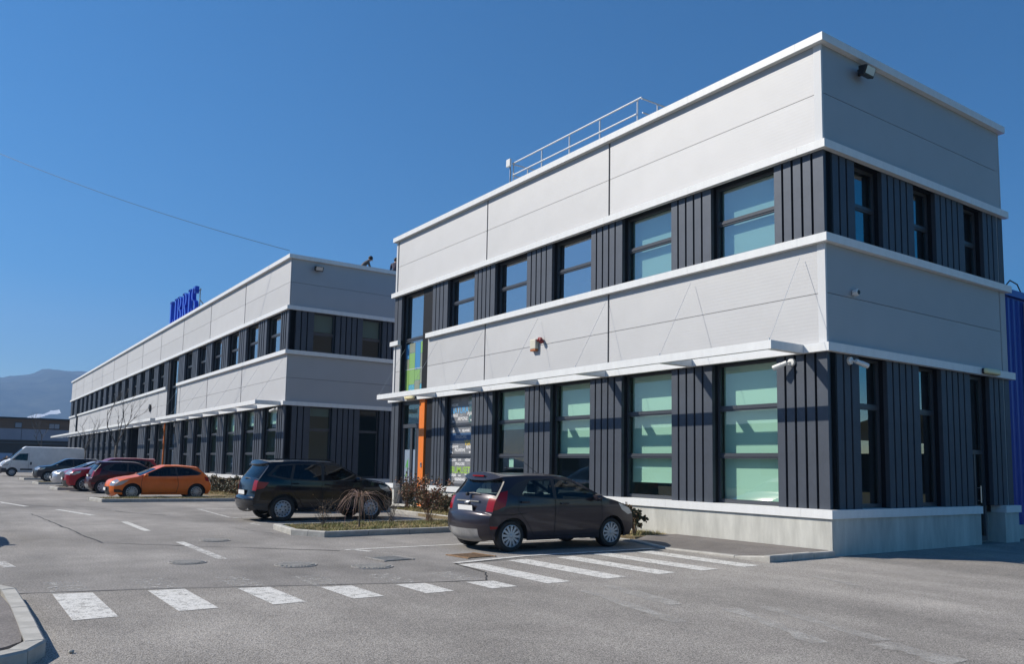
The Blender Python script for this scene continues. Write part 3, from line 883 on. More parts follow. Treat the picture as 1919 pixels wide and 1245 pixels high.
oj = MB(); oj.wbox(-23.45, -23.35, -.43, -.14, .0, Z4 - FH); oj.build('orange_jamb', M['orange'], Bd)
opsT = [(1.26, 2.28), (3.57, 4.56), (5.85, 6.8)]
for z, d in ((ZC, .42), (Z2, .13), (Z3, .13), (Z4, .13), (ZS, .36)): fascia(Bd, HALF, [(d, WB_)], z, [4.2], d)
panels(Bd, HALF, [(.172, WB_ - .1)], Z2, ZC - FH, []); panels(Bd, HALF, [(.172, WB_ - .1)], Z4, Z3 - FH, [])
band_backing(Bd, HALF, [(.44, WB_ - .1)], Z2 - FH, ZC - .02); band_backing(Bd, HALF, [(.44, WB_ - .1)], Z4 - FH, Z3)
piers(Bd, HALF, complement(opsT, .176, WB_ - .1), Z3, Z2 - FH, 0); piers(Bd, HALF, complement(opsT, .176, WB_ - .1), ZS, Z4 - FH, 0)
for a, b in opsT:
    window(Bd, HALF, a, b, Z3 + .005, Z2 - FH, (7.2,), 'glassd', 7.35)
    window(Bd, HALF, a, b, ZS + .005, Z4 - FH, (2.985,), 'glassd', 3.62 if a < 3 else None)
pl = MB(); pl.wbox(-LB + .05, -25.95, -.45, -.045, -.1, ZS - FH); pl.wbox(stB[1], -.04, -.45, -.045, -.1, ZS - FH); pl.wbox(-25.95, stB[1], -.45, -.3, -.1, .1)
pl.build('plinth', M['conc'], Bd)
pl = MB(); pl.wbox(.46, WB_ - .05, -.45, -.045, -.1, ZS - FH); pl.wbox(.0451, .459, -.15, -.045, -.1, ZS - FH)
pl.build('plinth', M['conc'], Bd, rot=HALF)
interior(Bd, LB, WB_)
fr = [-.42 - 3.2 * k for k in range(7)]
awning(Bd, -20.1, -.36, fr, 1.07, fr)
fl = [-20.8 - 3.2 * k for k in range(19)]
awning(Bd, -79.2, -20.72, fl, 1.25)
# ---------------------------------------------------------------- cars
def carpaint(name, col, metal=.35, rough=.28, dirt=.12):
    m = mat(name, col, rough, metal, .3, .45, noise=(1.6, dirt))
    return m
M['cglass'] = glass('car_glass', (.42, .50, .48), 1.55)
M['cglassd'] = glass('dark_car_glass', (.07, .08, .085), 1.55)
M['tyre'] = mat('tyre_rubber', (.022, .022, .022), .8, noise=(6, .2))
M['alloy'] = mat('alloy_rim', (.50, .51, .52), .35, .7)
M['hub'] = mat('silver_wheel_cover', (.42, .43, .45), .4, .35)
M['lampr'] = mat('red_lamp_lens', (.26, .004, .006), .2, spec=.3, coat=.3)
M['lampw'] = mat('clear_lamp_lens', (.38, .40, .42), .08, .3, coat=1)
M['inner'] = mat('dark_car_interior', (.022, .022, .024), .8)
M['plate'] = mat('white_number_plate', (.80, .80, .78), .4)
M['chrome'] = mat('chrome', (.7, .7, .7), .12, 1)
M['under'] = mat('underbody', (.012, .012, .012), .9)

def inpoly(x, z, poly):
    c = False
    j = len(poly) - 1
    for i in range(len(poly)):
        xi, zi = poly[i]; xj, zj = poly[j]
        if (zi > z) != (zj > z) and x < (xj - xi) * (z - zi) / (zj - zi) + xi: c = not c
        j = i
    return c

def catmull(pts, per=5):
    out = []
    n = len(pts)
    for i in range(n - 1):
        p0, p1, p2, p3 = pts[max(i - 1, 0)], pts[i], pts[i + 1], pts[min(i + 2, n - 1)]
        for k in range(per):
            t = k / per
            h1, h2, h3, h4 = 2 * t ** 3 - 3 * t * t + 1, t ** 3 - 2 * t * t + t, 3 * t * t - 2 * t ** 3, t ** 3 - t * t
            q = [h1 * b + h2 * .33 * (c - a) + h3 * c + h4 * .33 * (d - b) for a, b, c, d in zip(p0, p1, p2, p3)]
            out.append((*q, i + t))
    out.append((*pts[-1], n - 1))
    return out

def rim(R_, kind, m):
    rr = R_ * (.70 if kind != 'steel' else .66)
    mb = MB()
    mb.lathe([(rr, -.10), (rr, .012), (rr * .93, .016), (rr * .90, -.02), (rr * .88, -.09)], 28, 'y', m=0)
    mb.lathe([(rr * .9, -.07), (.001, -.07)], 20, 'y', m=1)
    if kind == 'steel':
        mb.lathe([(rr * .93, .0), (rr * .80, -.03), (rr * .62, -.02), (rr * .45, .012), (rr * .28, .012), (rr * .25, -.01), (.001, -.01)], 28, 'y', m=0)
        for k in range(14):
            w = 2 * math.pi * k / 14
            c = (rr * .80 * math.cos(w), -.012, rr * .80 * math.sin(w))
            mb.lathe([(.022, -.004), (.001, .002)], 8, 'y', c, 1)
        for k in range(5):
            w = 2 * math.pi * k / 5
            mb.lathe([(.02, .012), (.02, .022), (.001, .024)], 8, 'y', (rr * .36 * math.cos(w), 0, rr * .36 * math.sin(w)), 1)
    else:
        n = {'cover': 12, 'alloy': 5, 'alloy10': 10, 'multi': 13, 'cover7': 7}[kind]
        for k in range(n):
            w = 2 * math.pi * (k + .3) / n
            wd = rr * {'cover': .115, 'alloy': .16, 'alloy10': .08, 'multi': .085, 'cover7': .24}[kind]
            ca, sa = math.cos(w), math.sin(w)
            P = []
            for r_, hw_, y in ((rr * .14, wd * .75, .008), (rr * .93, wd, .004)):
                for sgn in (-1, 1):
                    P.append((r_ * ca - sgn * hw_ * sa, y, r_ * sa + sgn * hw_ * ca))
            a, b, c, d = P
            mb.quad([a, b, d, c], 0)
            for q0, q1 in ((a, c), (d, b)):
                mb.quad([q0, q1, (q1[0], -.05, q1[2]), (q0[0], -.05, q0[2])], 0)
        mb.lathe([(rr * .20, -.02), (rr * .19, .014), (rr * .10, .02), (.001, .02)], 20, 'y', m=0)
    return shared(('rim', R_, kind, m.name), lambda: mb.mesh('rim', [m, M['plast_k']], True, 40))

def tyre(R_):
    def mk():
        mb = MB()
        mb.lathe([(R_ * .68, -.09), (R_ * .72, .008), (R_ * .80, .018), (R_ * .93, .012), (R_ * .985, -.006), (R_, -.03), (R_, -.165), (R_ * .97, -.185), (R_ * .8, -.195), (R_ * .66, -.18)], 36, 'y')
        return mb.mesh('tyre', [M['tyre']], True, 50)
    return shared(('tyre', R_), mk)

def make_car(name, label, sp, paint, loc, rot, rims='alloy', rimm='alloy', glassm='cglassd', group=None, sc=(1, 1, 1), extra=None, lower=None):
    root = thing(name, label, sp.get('cat', 'car'), loc, rot, group)
    root.scale = sc
    hw, zb, H, x0, x1 = sp['hw'], sp['belt'], sp['H'], sp['x0'], sp['x1']
    xc, hl = (x0 + x1) / 2, (x1 - x0) / 2
    tum = sp.get('tum', .22)
    def w(x, z):
        xn = abs((x - xc) / hl)
        f = 1 - sp.get('taper', .16) * (max(0, xn - .5) / .5) ** 2.2
        if z < zb:
            s = (zb - z) / zb
            f *= 1 - .075 * max(0, s - .25) ** 2 / .56 * 1.6 + .012 * math.exp(-((s - .18) / .09) ** 2)
        else:
            f *= 1 - tum * ((z - zb) / (H - zb)) ** 1.2
        return hw * f
    loop = catmull(sp['loop'], 6)                        # (x, z, bulge, index)
    R_ = sp['R']
    def arch(cx, r_):
        zz = sp['sill']
        c = R_ * 1.0
        a0 = math.asin(max(-1, min(1, (zz - c) / r_)))
        return [(cx + r_ * math.cos(a), c + r_ * math.sin(a)) for a in [a0 + (math.pi - 2 * a0) * k / 16 for k in range(17)]]
    ra = sp.get('ra', R_ * 1.16)
    xr, xf = sp['axles']
    bottom = [(loop[-1][0], loop[-1][1])]
    af, ar = arch(xf, ra), arch(xr, ra)
    out = [(p[0], p[1]) for p in loop] + [p for p in af] + [(xf - ra - .3 * k, sp['sill']) for k in range(1, int((xf - xr - 2 * ra) / .3))] + ar
    reg = []                                             # (kind, polygon), first match wins
    for k_, poly in sp['side']:
        dense = []
        for i in range(len(poly)):
            a, b = poly[i], poly[(i + 1) % len(poly)]
            n_ = max(1, int(math.hypot(b[0] - a[0], b[1] - a[1]) / .12))
            dense += [(a[0] + (b[0] - a[0]) * t / n_, a[1] + (b[1] - a[1]) * t / n_) for t in range(n_)]
        reg.append((k_, dense))
    V = [Vector(p) for p in out]
    E_ = [(i, (i + 1) % len(out)) for i in range(len(out))]
    for _, poly in reg:
        b0 = len(V)
        V += [Vector(p) for p in poly]
        E_ += [(b0 + i, b0 + (i + 1) % len(poly)) for i in range(len(poly))]
    edges_pts = list(V)
    gx = x0
    while gx < x1:
        gz = .15
        while gz < H:
            if inpoly(gx, gz, out) and min((e.x - gx) ** 2 + (e.y - gz) ** 2 for e in edges_pts) > .0022: V.append(Vector((gx, gz)))
            gz += .11
        gx += .12
    res = geometry.delaunay_2d_cdt(V, E_, [], 0, 1e-5)
    bins = {}
    def bucket(k_, side, xx=0):
        if k_ == 'bumper': return bins.setdefault((k_, 2 if xx > 0 else 3), MB())
        if k_ == 'side_moulding': return bins.setdefault((k_, side), MB())
        key = (k_, side if k_ in ('headlight', 'taillight', 'side_window', 'window_surround', 'foglight') else 0)
        return bins.setdefault(key, MB())
    P = res[0]
    for f in res[2]:
        cx = sum(P[i].x for i in f) / 3; cz = sum(P[i].y for i in f) / 3
        if not inpoly(cx, cz, out): continue
        k_ = 'body'
        for kk, poly in reg:
            if inpoly(cx, cz, poly): k_ = kk; break
        for s in (-1, 1):
            bucket(k_, s, cx).quad([(P[i].x, s * w(P[i].x, P[i].y), P[i].y) for i in (f if s < 0 else f[::-1])])
    # lengthwise skin from rear bumper over the roof to the front bumper
    T = [-1, -.985, -.95, -.88, -.78, -.66, -.5, -.25, 0, .25, .5, .66, .78, .88, .95, .985, 1]
    rings = []
    for i, (x, z, b, ix) in enumerate(loop):
        a_, c_ = loop[max(0, i - 1)], loop[min(len(loop) - 1, i + 1)]
        t = Vector((c_[0] - a_[0], c_[1] - a_[1])).normalized()
        nrm = Vector((-t.y, t.x))
        ww = w(x, z)
        rings.append([(x + nrm.x * b * (1 - abs(q) ** 2.6), q * ww, z + nrm.y * b * (1 - abs(q) ** 2.6)) for q in T])
    for i in range(len(loop) - 1):
        ix = (loop[i][3] + loop[i + 1][3]) / 2
        for j in range(len(T) - 1):
            tm = abs((T[j] + T[j + 1]) / 2)
            k_ = 'body'
            for kk, i0, i1, t0, t1 in sp['strip']:
                if i0 < ix < i1 and t0 < tm < t1: k_ = kk; break
            bucket(k_, -1 if T[j] < 0 else 1, loop[i][0]).quad([rings[i][j], rings[i + 1][j], rings[i + 1][j + 1], rings[i][j + 1]])
    mats = {'body': paint, 'side_window': M[glassm], 'windscreen': M[glassm], 'rear_window': M[glassm], 'window_surround': M['plast_k'], 'headlight': M['lampw'],
            'taillight': M['lampr'], 'bumper': lower or M['plast_k'], 'grille': M['plast_k'], 'side_moulding': M['plast_k'], 'foglight': M['lampr'], 'bumper_cap': M.get('grime', M['plast_w'])}
    for (k_, s), mb in bins.items():
        mb.build(k_, mats[k_], root, smooth=True, sharp=38, merge=True)
    # underbody, cabin tub, seats
    mb = MB()
    zz = sp['sill']
    mb.box(x0 + .35, xr - ra - .02, -hw * .8, hw * .8, zz + .06, .6); mb.box(xr + ra + .02, xf - ra - .02, -hw * .9, hw * .9, zz + .02, .5); mb.box(xf + ra + .02, x1 - .35, -hw * .78, hw * .78, zz + .06, .6)
    mb.box(xr - ra - .02, xr + ra + .02, -hw * .66, hw * .66, zz + .02, .6); mb.box(xf - ra - .02, xf + ra + .02, -hw * .66, hw * .66, zz + .02, .6)
    for ax in (xr, xf):
        for s in (-1, 1):
            pr = [(ax + (ra + .01) * math.cos(a), R_ + (ra + .01) * math.sin(a)) for a in [math.pi * k / 12 for k in range(13)]]
            for p, q in zip(pr, pr[1:]): mb.quad([(p[0], s * hw * .95, p[1]), (q[0], s * hw * .95, q[1]), (q[0], s * hw * .5, q[1]), (p[0], s * hw * .5, p[1])])
            mb.quad([(ax + ra, s * hw * .62, zz), (ax - ra, s * hw * .62, zz), (ax - ra, s * hw * .62, R_ + ra), (ax + ra, s * hw * .62, R_ + ra)])
    mb.build('underbody', M['under'], root)
    mb = MB()
    cab0, cab1 = sp['cabin']
    mb.box(cab0, cab1, -hw * .86, hw * .86, .5, zb - .12)
    for sx in sp['seats']:
        for sy in (-.36, .36):
            mb.box(sx - .05, sx + .10, sy - .22, sy + .22, zb - .2, min(zb + .12, H - .42)); mb.box(sx - .03, sx + .05, sy - .12, sy + .12, min(zb + .12, H - .42) + .02, H - .22)
    dash = sp['seats'][0] + .95
    mb.box(dash, cab1 + .1, -hw * .82, hw * .82, zb - .15, zb + .0)
    mb.build('interior', M['inner'], root)
    # wheels
    for ax in (xr, xf):
        for s in (-1, 1):
            wy = w(ax, R_ * 1.2) - .045
            wh = link('wheel', tyre(R_), root, (ax, s * wy, R_), 0 if s > 0 else math.pi)
            wh.rotation_euler.y = random.uniform(0, .5)
            r_ = link('rim', rim(R_, rims, M[rimm]), wh)
    # mirrors, handles, joints
    mx, mz = sp['mirror']
    for s in (-1, 1):
        mb = MB(); yy = w(mx, mz)
        mb.lathe([(.001, -.11), (.07, -.10), (.092, -.02), (.09, .03), (.05, .07), (.001, .078)], 12, 'x')
        mb.v = [(v[0] * .9, v[1] * 1.15, v[2] * .82) for v in mb.v]
        mb.box(-.02, .05, -s * .16, 0, -.06, -.02)
        mb.build('mirror', sp.get('mirrorm', paint), root, (mx, s * (yy + .13), mz), smooth=True, sharp=40)
    for hx, hz in sp.get('handles', ()):
        for s in (-1, 1):
            mb = MB(); y = w(hx, hz)
            mb.box(hx - .11, hx + .09, s * (y - .01), s * (y + .035), hz - .018, hz + .018)
            mb.build('door_handle', paint, root, bevel=.008)
    jm = MB()
    for poly in sp.get('joints', ()):
        pp = []
        for a, b in zip(poly, poly[1:]):
            n_ = max(1, int(math.hypot(b[0] - a[0], b[1] - a[1]) / .08))
            pp += [(a[0] + (b[0] - a[0]) * t / n_, a[1] + (b[1] - a[1]) * t / n_) for t in range(n_)]
        pp.append(poly[-1])
        for s in (-1, 1):
            for a, b in zip(pp, pp[1:]):
                d = Vector((b[0] - a[0], b[1] - a[1])).normalized() * .006
                q = [(a[0] - d.y, a[1] + d.x), (b[0] - d.y, b[1] + d.x), (b[0] + d.y, b[1] - d.x), (a[0] + d.y, a[1] - d.x)]
                jm.quad([(x, s * (w(x, z) + .0025), z) for x, z in q])
    if jm.f: jm.build('door_joint', M['under'], root)
    for nm, fx in (('number_plate', sp['plate_r']), ('number_plate', sp['plate_f'])):
        if fx:
            mb = MB(); mb.box(-.01, .01, -.26, .26, -.056, .056); mb.box(-.012, .008, -.275, .275, -.07, .07, 1)
            o = mb.build(nm, [M['plate'], M['plast_k']], root, (fx[0], 0, fx[1]))
            if fx[0] < 0: o.rotation_euler = (0, fx[2] if len(fx) > 2 else 0, math.pi)
    if extra: extra(root, w, sp)
    return root

hatch = dict(hw=.86, belt=.98, H=1.47, x0=-1.88, x1=2.08, R=.300, sill=.21, axles=(-1.245, 1.245), tum=.24, cabin=(-1.5, 1.1), seats=(.05, -.85), mirror=(.74, 1.02),
    loop=[(-1.62, .25, .12), (-1.70, .34, .15), (-1.735, .50, .15), (-1.72, .66, .14), (-1.685, .72, .10), (-1.66, .84, .09), (-1.60, 1.00, .09), (-1.36, 1.335, .07), (-1.42, 1.40, .10), (-1.15, 1.425, .05), (-.65, 1.44, .045), (-.1, 1.43, .045), (.22, 1.385, .05), (1.02, 1.02, .06), (1.38, .93, .07), (1.68, .82, .12), (1.83, .70, .20), (1.87, .55, .22), (1.87, .40, .22), (1.80, .25, .18)],
    side=[('side_window', [(.93, 1.015), (.20, 1.335), (-.20, 1.365), (-.22, 1.005)]), ('side_window', [(-.30, 1.01), (-.28, 1.365), (-.80, 1.345), (-1.02, 1.11), (-1.03, 1.06)]), ('window_surround', [(1.0, .99), (.20, 1.36), (-.3, 1.395), (-.85, 1.375), (-1.12, 1.29), (-1.34, 1.14), (-1.2, 1.06), (-.9, 1.02), (-.2, .98)]),
          ('taillight', [(-1.34, 1.15), (-1.50, 1.12), (-1.63, 1.0), (-1.70, .84), (-1.685, .78), (-1.60, .79), (-1.42, .86)]), ('headlight', [(1.40, .90), (1.72, .79), (1.84, .68), (1.70, .66), (1.50, .76)]), ('foglight', [(-1.70, .43), (-1.50, .44), (-1.50, .48), (-1.72, .49)])],
    strip=[('windscreen', 12.25, 12.92, 0, .93), ('window_surround', 3.80, 3.99, 0, .8), ('rear_window', 6.15, 6.93, 0, .95), ('window_surround', 5.95, 7.0, .90, 1), ('taillight', 4.3, 5.95, .80, 1), ('headlight', 14.2, 15.8, .62, .99), ('grille', 16.4, 17.6, 0, .55), ('bumper_cap', .3, 1.6, 0, .72)],
    handles=((-.02, .90), (-.98, .94)), joints=([(-.26, .30), (-.26, .98)], [(.92, .98), (.95, .6), (.88, .30), (-.26, .28), (-.75, .30), (-.92, .55), (-1.14, .78), (-1.12, 1.05)], [(-1.68, .70), (-1.3, .70), (-.95, .73)]),
    plate_r=(-1.79, .80, .1), plate_f=(2.10, .5))
suv = dict(hw=.905, belt=1.10, H=1.68, x0=-2.2, x1=2.18, R=.345, sill=.30, axles=(-1.302, 1.302), tum=.20, cabin=(-1.8, 1.1), seats=(.05, -.95), mirror=(.80, 1.14), ra=.41,
    loop=[(-2.02, .33, .12), (-2.10, .44, .14), (-2.12, .60, .14), (-2.08, .68, .10), (-2.05, .86, .10), (-2.0, 1.10, .09), (-1.72, 1.50, .07), (-1.76, 1.585, .09), (-1.5, 1.61, .05), (-.9, 1.64, .05), (-.1, 1.63, .05), (.28, 1.575, .05), (1.08, 1.14, .06), (1.5, 1.06, .08), (1.80, .97, .13), (1.95, .82, .2), (1.98, .60, .2), (1.97, .42, .2), (1.88, .30, .15)],
    side=[('side_window', [(.98, 1.15), (.27, 1.53), (-.16, 1.56), (-.18, 1.12)]), ('side_window', [(-.26, 1.12), (-.24, 1.56), (-.98, 1.54), (-1.08, 1.16)]), ('side_window', [(-1.16, 1.17), (-1.06, 1.53), (-1.42, 1.50), (-1.66, 1.26)]), ('window_surround', [(1.05, 1.12), (.28, 1.56), (-.3, 1.59), (-1.1, 1.57), (-1.5, 1.53), (-1.78, 1.24), (-1.3, 1.13), (-.2, 1.095)]),
          ('taillight', [(-1.72, 1.06), (-2.02, 1.08), (-2.08, .86), (-1.85, .90)]), ('headlight', [(1.5, 1.01), (1.80, .95), (1.94, .82), (1.78, .80), (1.55, .90)]), ('bumper', [(-2.2, .2), (-2.2, .46), (-1.75, .5), (-1.65, .3), (-1.65, .2)])],
    strip=[('windscreen', 11.25, 11.93, 0, .93), ('rear_window', 5.15, 5.93, 0, .93), ('taillight', 3.9, 5.0, .74, 1), ('headlight', 14.1, 15.2, .55, .99), ('grille', 15.0, 15.8, 0, .5), ('bumper', -1, .9, 0, 1), ('bumper', 16.4, 18, 0, .8)],
    handles=((-.05, 1.0), (-1.0, 1.03)), joints=([(-.22, .42), (-.22, 1.10)], [(.95, 1.1), (.98, .7), (.90, .42), (-.22, .40), (-.76, .42), (-.90, .65), (-1.12, .85), (-1.12, 1.14)]),
    plate_r=(-2.19, .78, .05), plate_f=(2.2, .62))
coupe = dict(hw=.85, belt=.93, H=1.42, x0=-1.95, x1=2.12, R=.308, sill=.20, axles=(-1.235, 1.235), tum=.25, cabin=(-1.4, 1.0), seats=(.0, -.8), mirror=(.80, .97),
    loop=[(-1.72, .25, .12), (-1.79, .38, .14), (-1.80, .58, .14), (-1.76, .70, .11), (-1.70, .86, .10), (-1.62, .97, .09), (-1.32, 1.26, .06), (-1.22, 1.315, .05), (-.6, 1.37, .045), (-.1, 1.365, .045), (.12, 1.33, .05), (.98, .95, .06), (1.36, .86, .08), (1.68, .75, .13), (1.86, .62, .21), (1.89, .45, .22), (1.88, .32, .2), (1.78, .23, .15)],
    side=[('side_window', [(.88, .95), (.14, 1.285), (-.33, 1.315), (-.40, .97)]), ('side_window', [(-.48, .98), (-.42, 1.312), (-.92, 1.26), (-1.30, 1.10), (-1.26, 1.03)]), ('window_surround', [(.95, .93), (.13, 1.31), (-.4, 1.34), (-.95, 1.285), (-1.42, 1.09), (-1.3, 1.0), (-.4, .945)]),
          ('taillight', [(-1.52, .94), (-1.68, .90), (-1.74, .74), (-1.58, .76)]), ('headlight', [(1.36, .80), (1.70, .73), (1.87, .62), (1.86, .54), (1.62, .60)]), ('grille', [(1.5, .30), (1.88, .30), (1.9, .42), (1.7, .42)])],
    strip=[('windscreen', 10.25, 10.92, 0, .93), ('rear_window', 5.1, 5.95, 0, .86), ('taillight', 3.1, 4.6, .74, 1), ('headlight', 13.1, 14.5, .62, .99), ('grille', 14.6, 16.2, 0, .6)],
    handles=((-.32, .80),), joints=([(-.44, .96), (-.50, .6), (-.44, .28), (.85, .26), (.92, .6), (.88, .93)],),
    plate_r=(-1.92, .62), plate_f=(2.12, .42))
van = dict(cat='van', hw=1.02, belt=1.25, H=2.52, x0=-3.42, x1=3.02, R=.34, sill=.33, axles=(-2.02, 2.02), tum=.10, taper=.10, cabin=(.9, 2.2), seats=(1.25,), mirror=(1.95, 1.45), ra=.42,
    loop=[(-3.3, .36, .03), (-3.36, .6, .03), (-3.36, 1.5, .03), (-3.30, 2.34, .03), (-3.2, 2.45, .05), (-2.5, 2.48, .05), (0, 2.48, .05), (.9, 2.48, .05), (1.22, 2.42, .06), (2.16, 1.42, .1), (2.5, 1.20, .15), (2.72, 1.0, .18), (2.78, .72, .2), (2.78, .46, .2), (2.68, .33, .15)],
    side=[('side_window', [(2.05, 1.38), (1.55, 1.90), (.92, 1.94), (.95, 1.33)]), ('headlight', [(2.2, 1.12), (2.62, 1.02), (2.72, .86), (2.35, .92)]), ('window_surround', [(.62, 1.22), (.76, 1.22), (.76, .98), (.62, .98)]), ('bumper', [(2.3, .3), (2.9, .3), (2.9, .72), (2.45, .68)]), ('side_moulding', [(.55, .52), (1.45, .52), (1.45, .66), (.55, .66)]), ('taillight', [(-3.34, .9), (-3.24, .9), (-3.24, 1.5), (-3.34, 1.5)])],
    strip=[('windscreen', 8.2, 8.93, 0, .93), ('headlight', 10.1, 11.3, .6, .99), ('bumper', 11.7, 14, 0, 1)],
    joints=([(.85, 2.0), (.85, .5)], [(2.1, 1.3), (2.2, .8), (1.6, .45), (.85, .42)]), mirrorm=M['plast_k'], plate_r=None, plate_f=(2.98, .55))
estate = dict(hatch); estate.update(H=1.5)

M['grime'] = mat('dusty_bumper', (.26, .255, .25), .6, noise=(5, .25))
def hatch_extra(root, w, sp):
    mb = MB(); mb.tube([(-1.60, .02, 1.055), (-1.585, -.12, 1.07), (-1.565, -.34, 1.055)], [.02, .014, .008], 6); mb.lathe([(.001, -.03), (.035, -.02), (.035, .03), (.001, .04)], 10, 'x', (-1.655, 0, 1.045))
    mb.v = [(v[0] - .10, v[1], v[2] + .02) for v in mb.v]
    mb.build('wiper', M['plast_k'], root)
    mb = MB(); mb.box(-1.745, -1.70, -.40, .40, .925, .95); mb.build('boot_strip', M['chrome'], root)
    mb = MB(); mb.lathe([(.001, -.03), (.055, -.02), (.05, .012), (.001, .016)], 16, 'x'); mb.v = [(-v[0] - 1.755, v[1] * 1.5, v[2] * .7 + .90) for v in mb.v]
    mb.build('badge', M['alloy'], root, smooth=True)
    mb = MB(); mb.tube([(-.05, 0, 1.46), (-.45, 0, 1.72)], [.006, .003], 5); mb.build('aerial', M['plast_k'], root)
    mb = MB(); mb.box(-1.47, -1.44, -.20, .20, 1.405, 1.43); mb.build('brake_light', M['lampr'], root, (-.045, 0, .0))

def suv_extra(root, w, sp):
    mb = MB()
    for s in (-1, 1): mb.tube([(-1.5, s * .62, 1.67), (-1.3, s * .62, 1.70), (.0, s * .62, 1.70), (.2, s * .62, 1.64)], .014, 6)
    mb.build('roof_rail', M['plast_k'], root)
    mb = MB()
    for sy in (-.5, -.38): mb.tube([(-2.16, sy, .33), (-2.0, sy, .34)], .03, 8)
    mb.build('exhaust', M['iron'], root)
    mb = MB(); mb.tube([(-1.99, .02, 1.16), (-1.98, -.12, 1.17), (-1.96, -.36, 1.15)], [.02, .014, .008], 6); mb.v = [(v[0] - .1, v[1], v[2]) for v in mb.v]; mb.build('wiper', M['plast_k'], root)

P_grey = carpaint('aubergine_grey_paint', (.034, .029, .037), .35)
P_black = carpaint('black_blue_paint', (.003, .005, .010), .1, .15)
P_orange = carpaint('orange_paint', (.78, .15, .012), .0, .3)
P_maroon = carpaint('maroon_paint', (.052, .006, .010), .35)
P_red = carpaint('red_paint', (.30, .008, .020), .45)
P_silver = carpaint('silver_paint', (.50, .51, .54), .6, .3)
P_navy = carpaint('navy_paint', (.018, .022, .035), .4)
P_white = carpaint('white_van_paint', (.66, .66, .66), 0, .4)
P_dark = carpaint('charcoal_paint', (.12, .125, .135), .4)
N_ = math.pi / 2
G = 'cars parked nose in or out in front of the offices'
make_car('parked_car', 'dusty aubergine grey hatchback with silver wheel covers parked beside the hatched crossing', hatch, P_grey, (-4.14, -3.885, 0), N_, 'cover', 'hub', 'cglass', G, extra=hatch_extra)
make_car('parked_car', 'black off-roader with roof rails and steel wheels parked behind the weeping shrub', suv, P_black, (-13.30, -5.06, 0), N_, 'steel', 'hub', 'cglassd', G, extra=suv_extra)
make_car('parked_car', 'orange three door hatchback facing the road behind the grass island', coupe, P_orange, (-26.9, -6.54, 0), -N_, 'multi', 'alloy', 'cglassd', G)
make_car('parked_car', 'maroon hatchback with its red tail light to the road beside the orange car', hatch, P_maroon, (-33.5, -6.6, 0), N_, 'cover7', 'hub', 'cglassd', G, sc=(1.03, 1, 1.02))
make_car('parked_car', 'bright red crossover facing the road between silver car and maroon hatchback', suv, P_red, (-36.2, -6.95, 0), -N_, 'alloy10', 'alloy', 'cglassd', G, sc=(1.03, 1.02, 1))
make_car('parked_car', 'silver hatchback facing the road half hidden by the red crossover', hatch, P_silver, (-44.8, -6.6, 0), -N_, 'alloy', 'alloy', 'cglassd', G, sc=(1.1, 1.03, .99))
make_car('parked_car', 'dark navy crossover facing the road in front of the white van', suv, P_navy, (-55.2, -6.86, 0), -N_, 'alloy10', 'alloy', 'cglassd', G, sc=(.98, 1, .95))
make_car('parked_van', 'large white panel van parked farthest left in front of the timber building', van, P_white, (-71.7, -7.3, 0), -N_, 'steel', 'hub', 'cglassd', None)
dk = make_car('parked_car', 'charcoal car with pale roof rails mostly hidden behind the black off-roader', hatch, P_dark, (-17.2, -3.35, 0), N_, 'alloy', 'alloy', 'cglassd', G, sc=(1.12, 1, 1.06))
for s in (-1, 1):
    mb = MB(); mb.tube([(-1.0, s * .56, 1.45), (-.9, s * .56, 1.50), (.1, s * .56, 1.495), (.2, s * .56, 1.43)], .02, 6); mb.build('roof_rail', M['galv'], dk)
make_car('parked_car', 'charcoal hatchback parked along the near kerb beyond the left edge', hatch, P_dark, (-9.9, -14.75, 0), 0, 'alloy', 'alloy', 'cglassd', G)
# ---------------------------------------------------------------- things on the near building
def ccamera(name, label, loc, rot, dirv, kind):
    t = thing(name, label, 'camera', loc, rot)
    mb = MB()
    if kind == 'arm':
        mb.lathe([(.001, -.06), (.075, -.05), (.085, -.02), (.085, .0)], 18, 'y'); mb.build('wall_mount', M['plast_w'], t, smooth=True, sharp=40)
        mb = MB(); e = Vector(dirv).normalized() * .14
        mb.tube([(0, -.04, 0), tuple(Vector((0, -.10, 0)) + e * .5)], .02, 8); mb.build('arm', M['plast_w'], t, smooth=True)
        mb = MB(); c = Vector((0, -.10, 0)) + e * .5
        d = Vector(dirv).normalized()
        mb.tube([tuple(c - d * .02), tuple(c + d * .24)], .048, 14); mb.tube([tuple(c + d * .10), tuple(c + d * .275)], .054, 14); mb.build('camera_body', M['plast_w'], t, smooth=True, sharp=40)
        mb = MB(); mb.tube([tuple(c + d * .2755), tuple(c + d * .279)], .035, 12); mb.build('lens', M['plast_k'], t)
    else:
        mb.lathe([(.07, -.02), (.075, -.10), (.06, -.12), (.001, -.12)], 8, 'y'); mb.box(-.05, .05, -.03, 0, -.05, .05); mb.build('camera_body', M['plast_w'], t)
        mb = MB(); mb.lathe([(.05, -.121), (.045, -.128), (.001, -.128)], 16, 'y'); mb.build('lens', M['plast_k'], t)
    return t
ccamera('security_camera', 'white bullet camera on an arm under the front awning end', (-.93, .12, 3.84), 0, (-.9, -.35, -.35), 'arm')
ccamera('security_camera', 'white bullet camera beside the first narrow side window', (-.12, .86, 3.86), HALF, (.9, -.3, -.28), 'arm')
ccamera('security_camera', 'small white box camera on the shaded silver side wall', (-.115, 1.06, 5.28), HALF, (0, -1, 0), 'box')
ccamera('security_camera', 'white bullet camera on the far office block corner pier', (XB - 1.0, YB + .12, 3.90), 0, (-.9, -.4, -.3), 'arm')
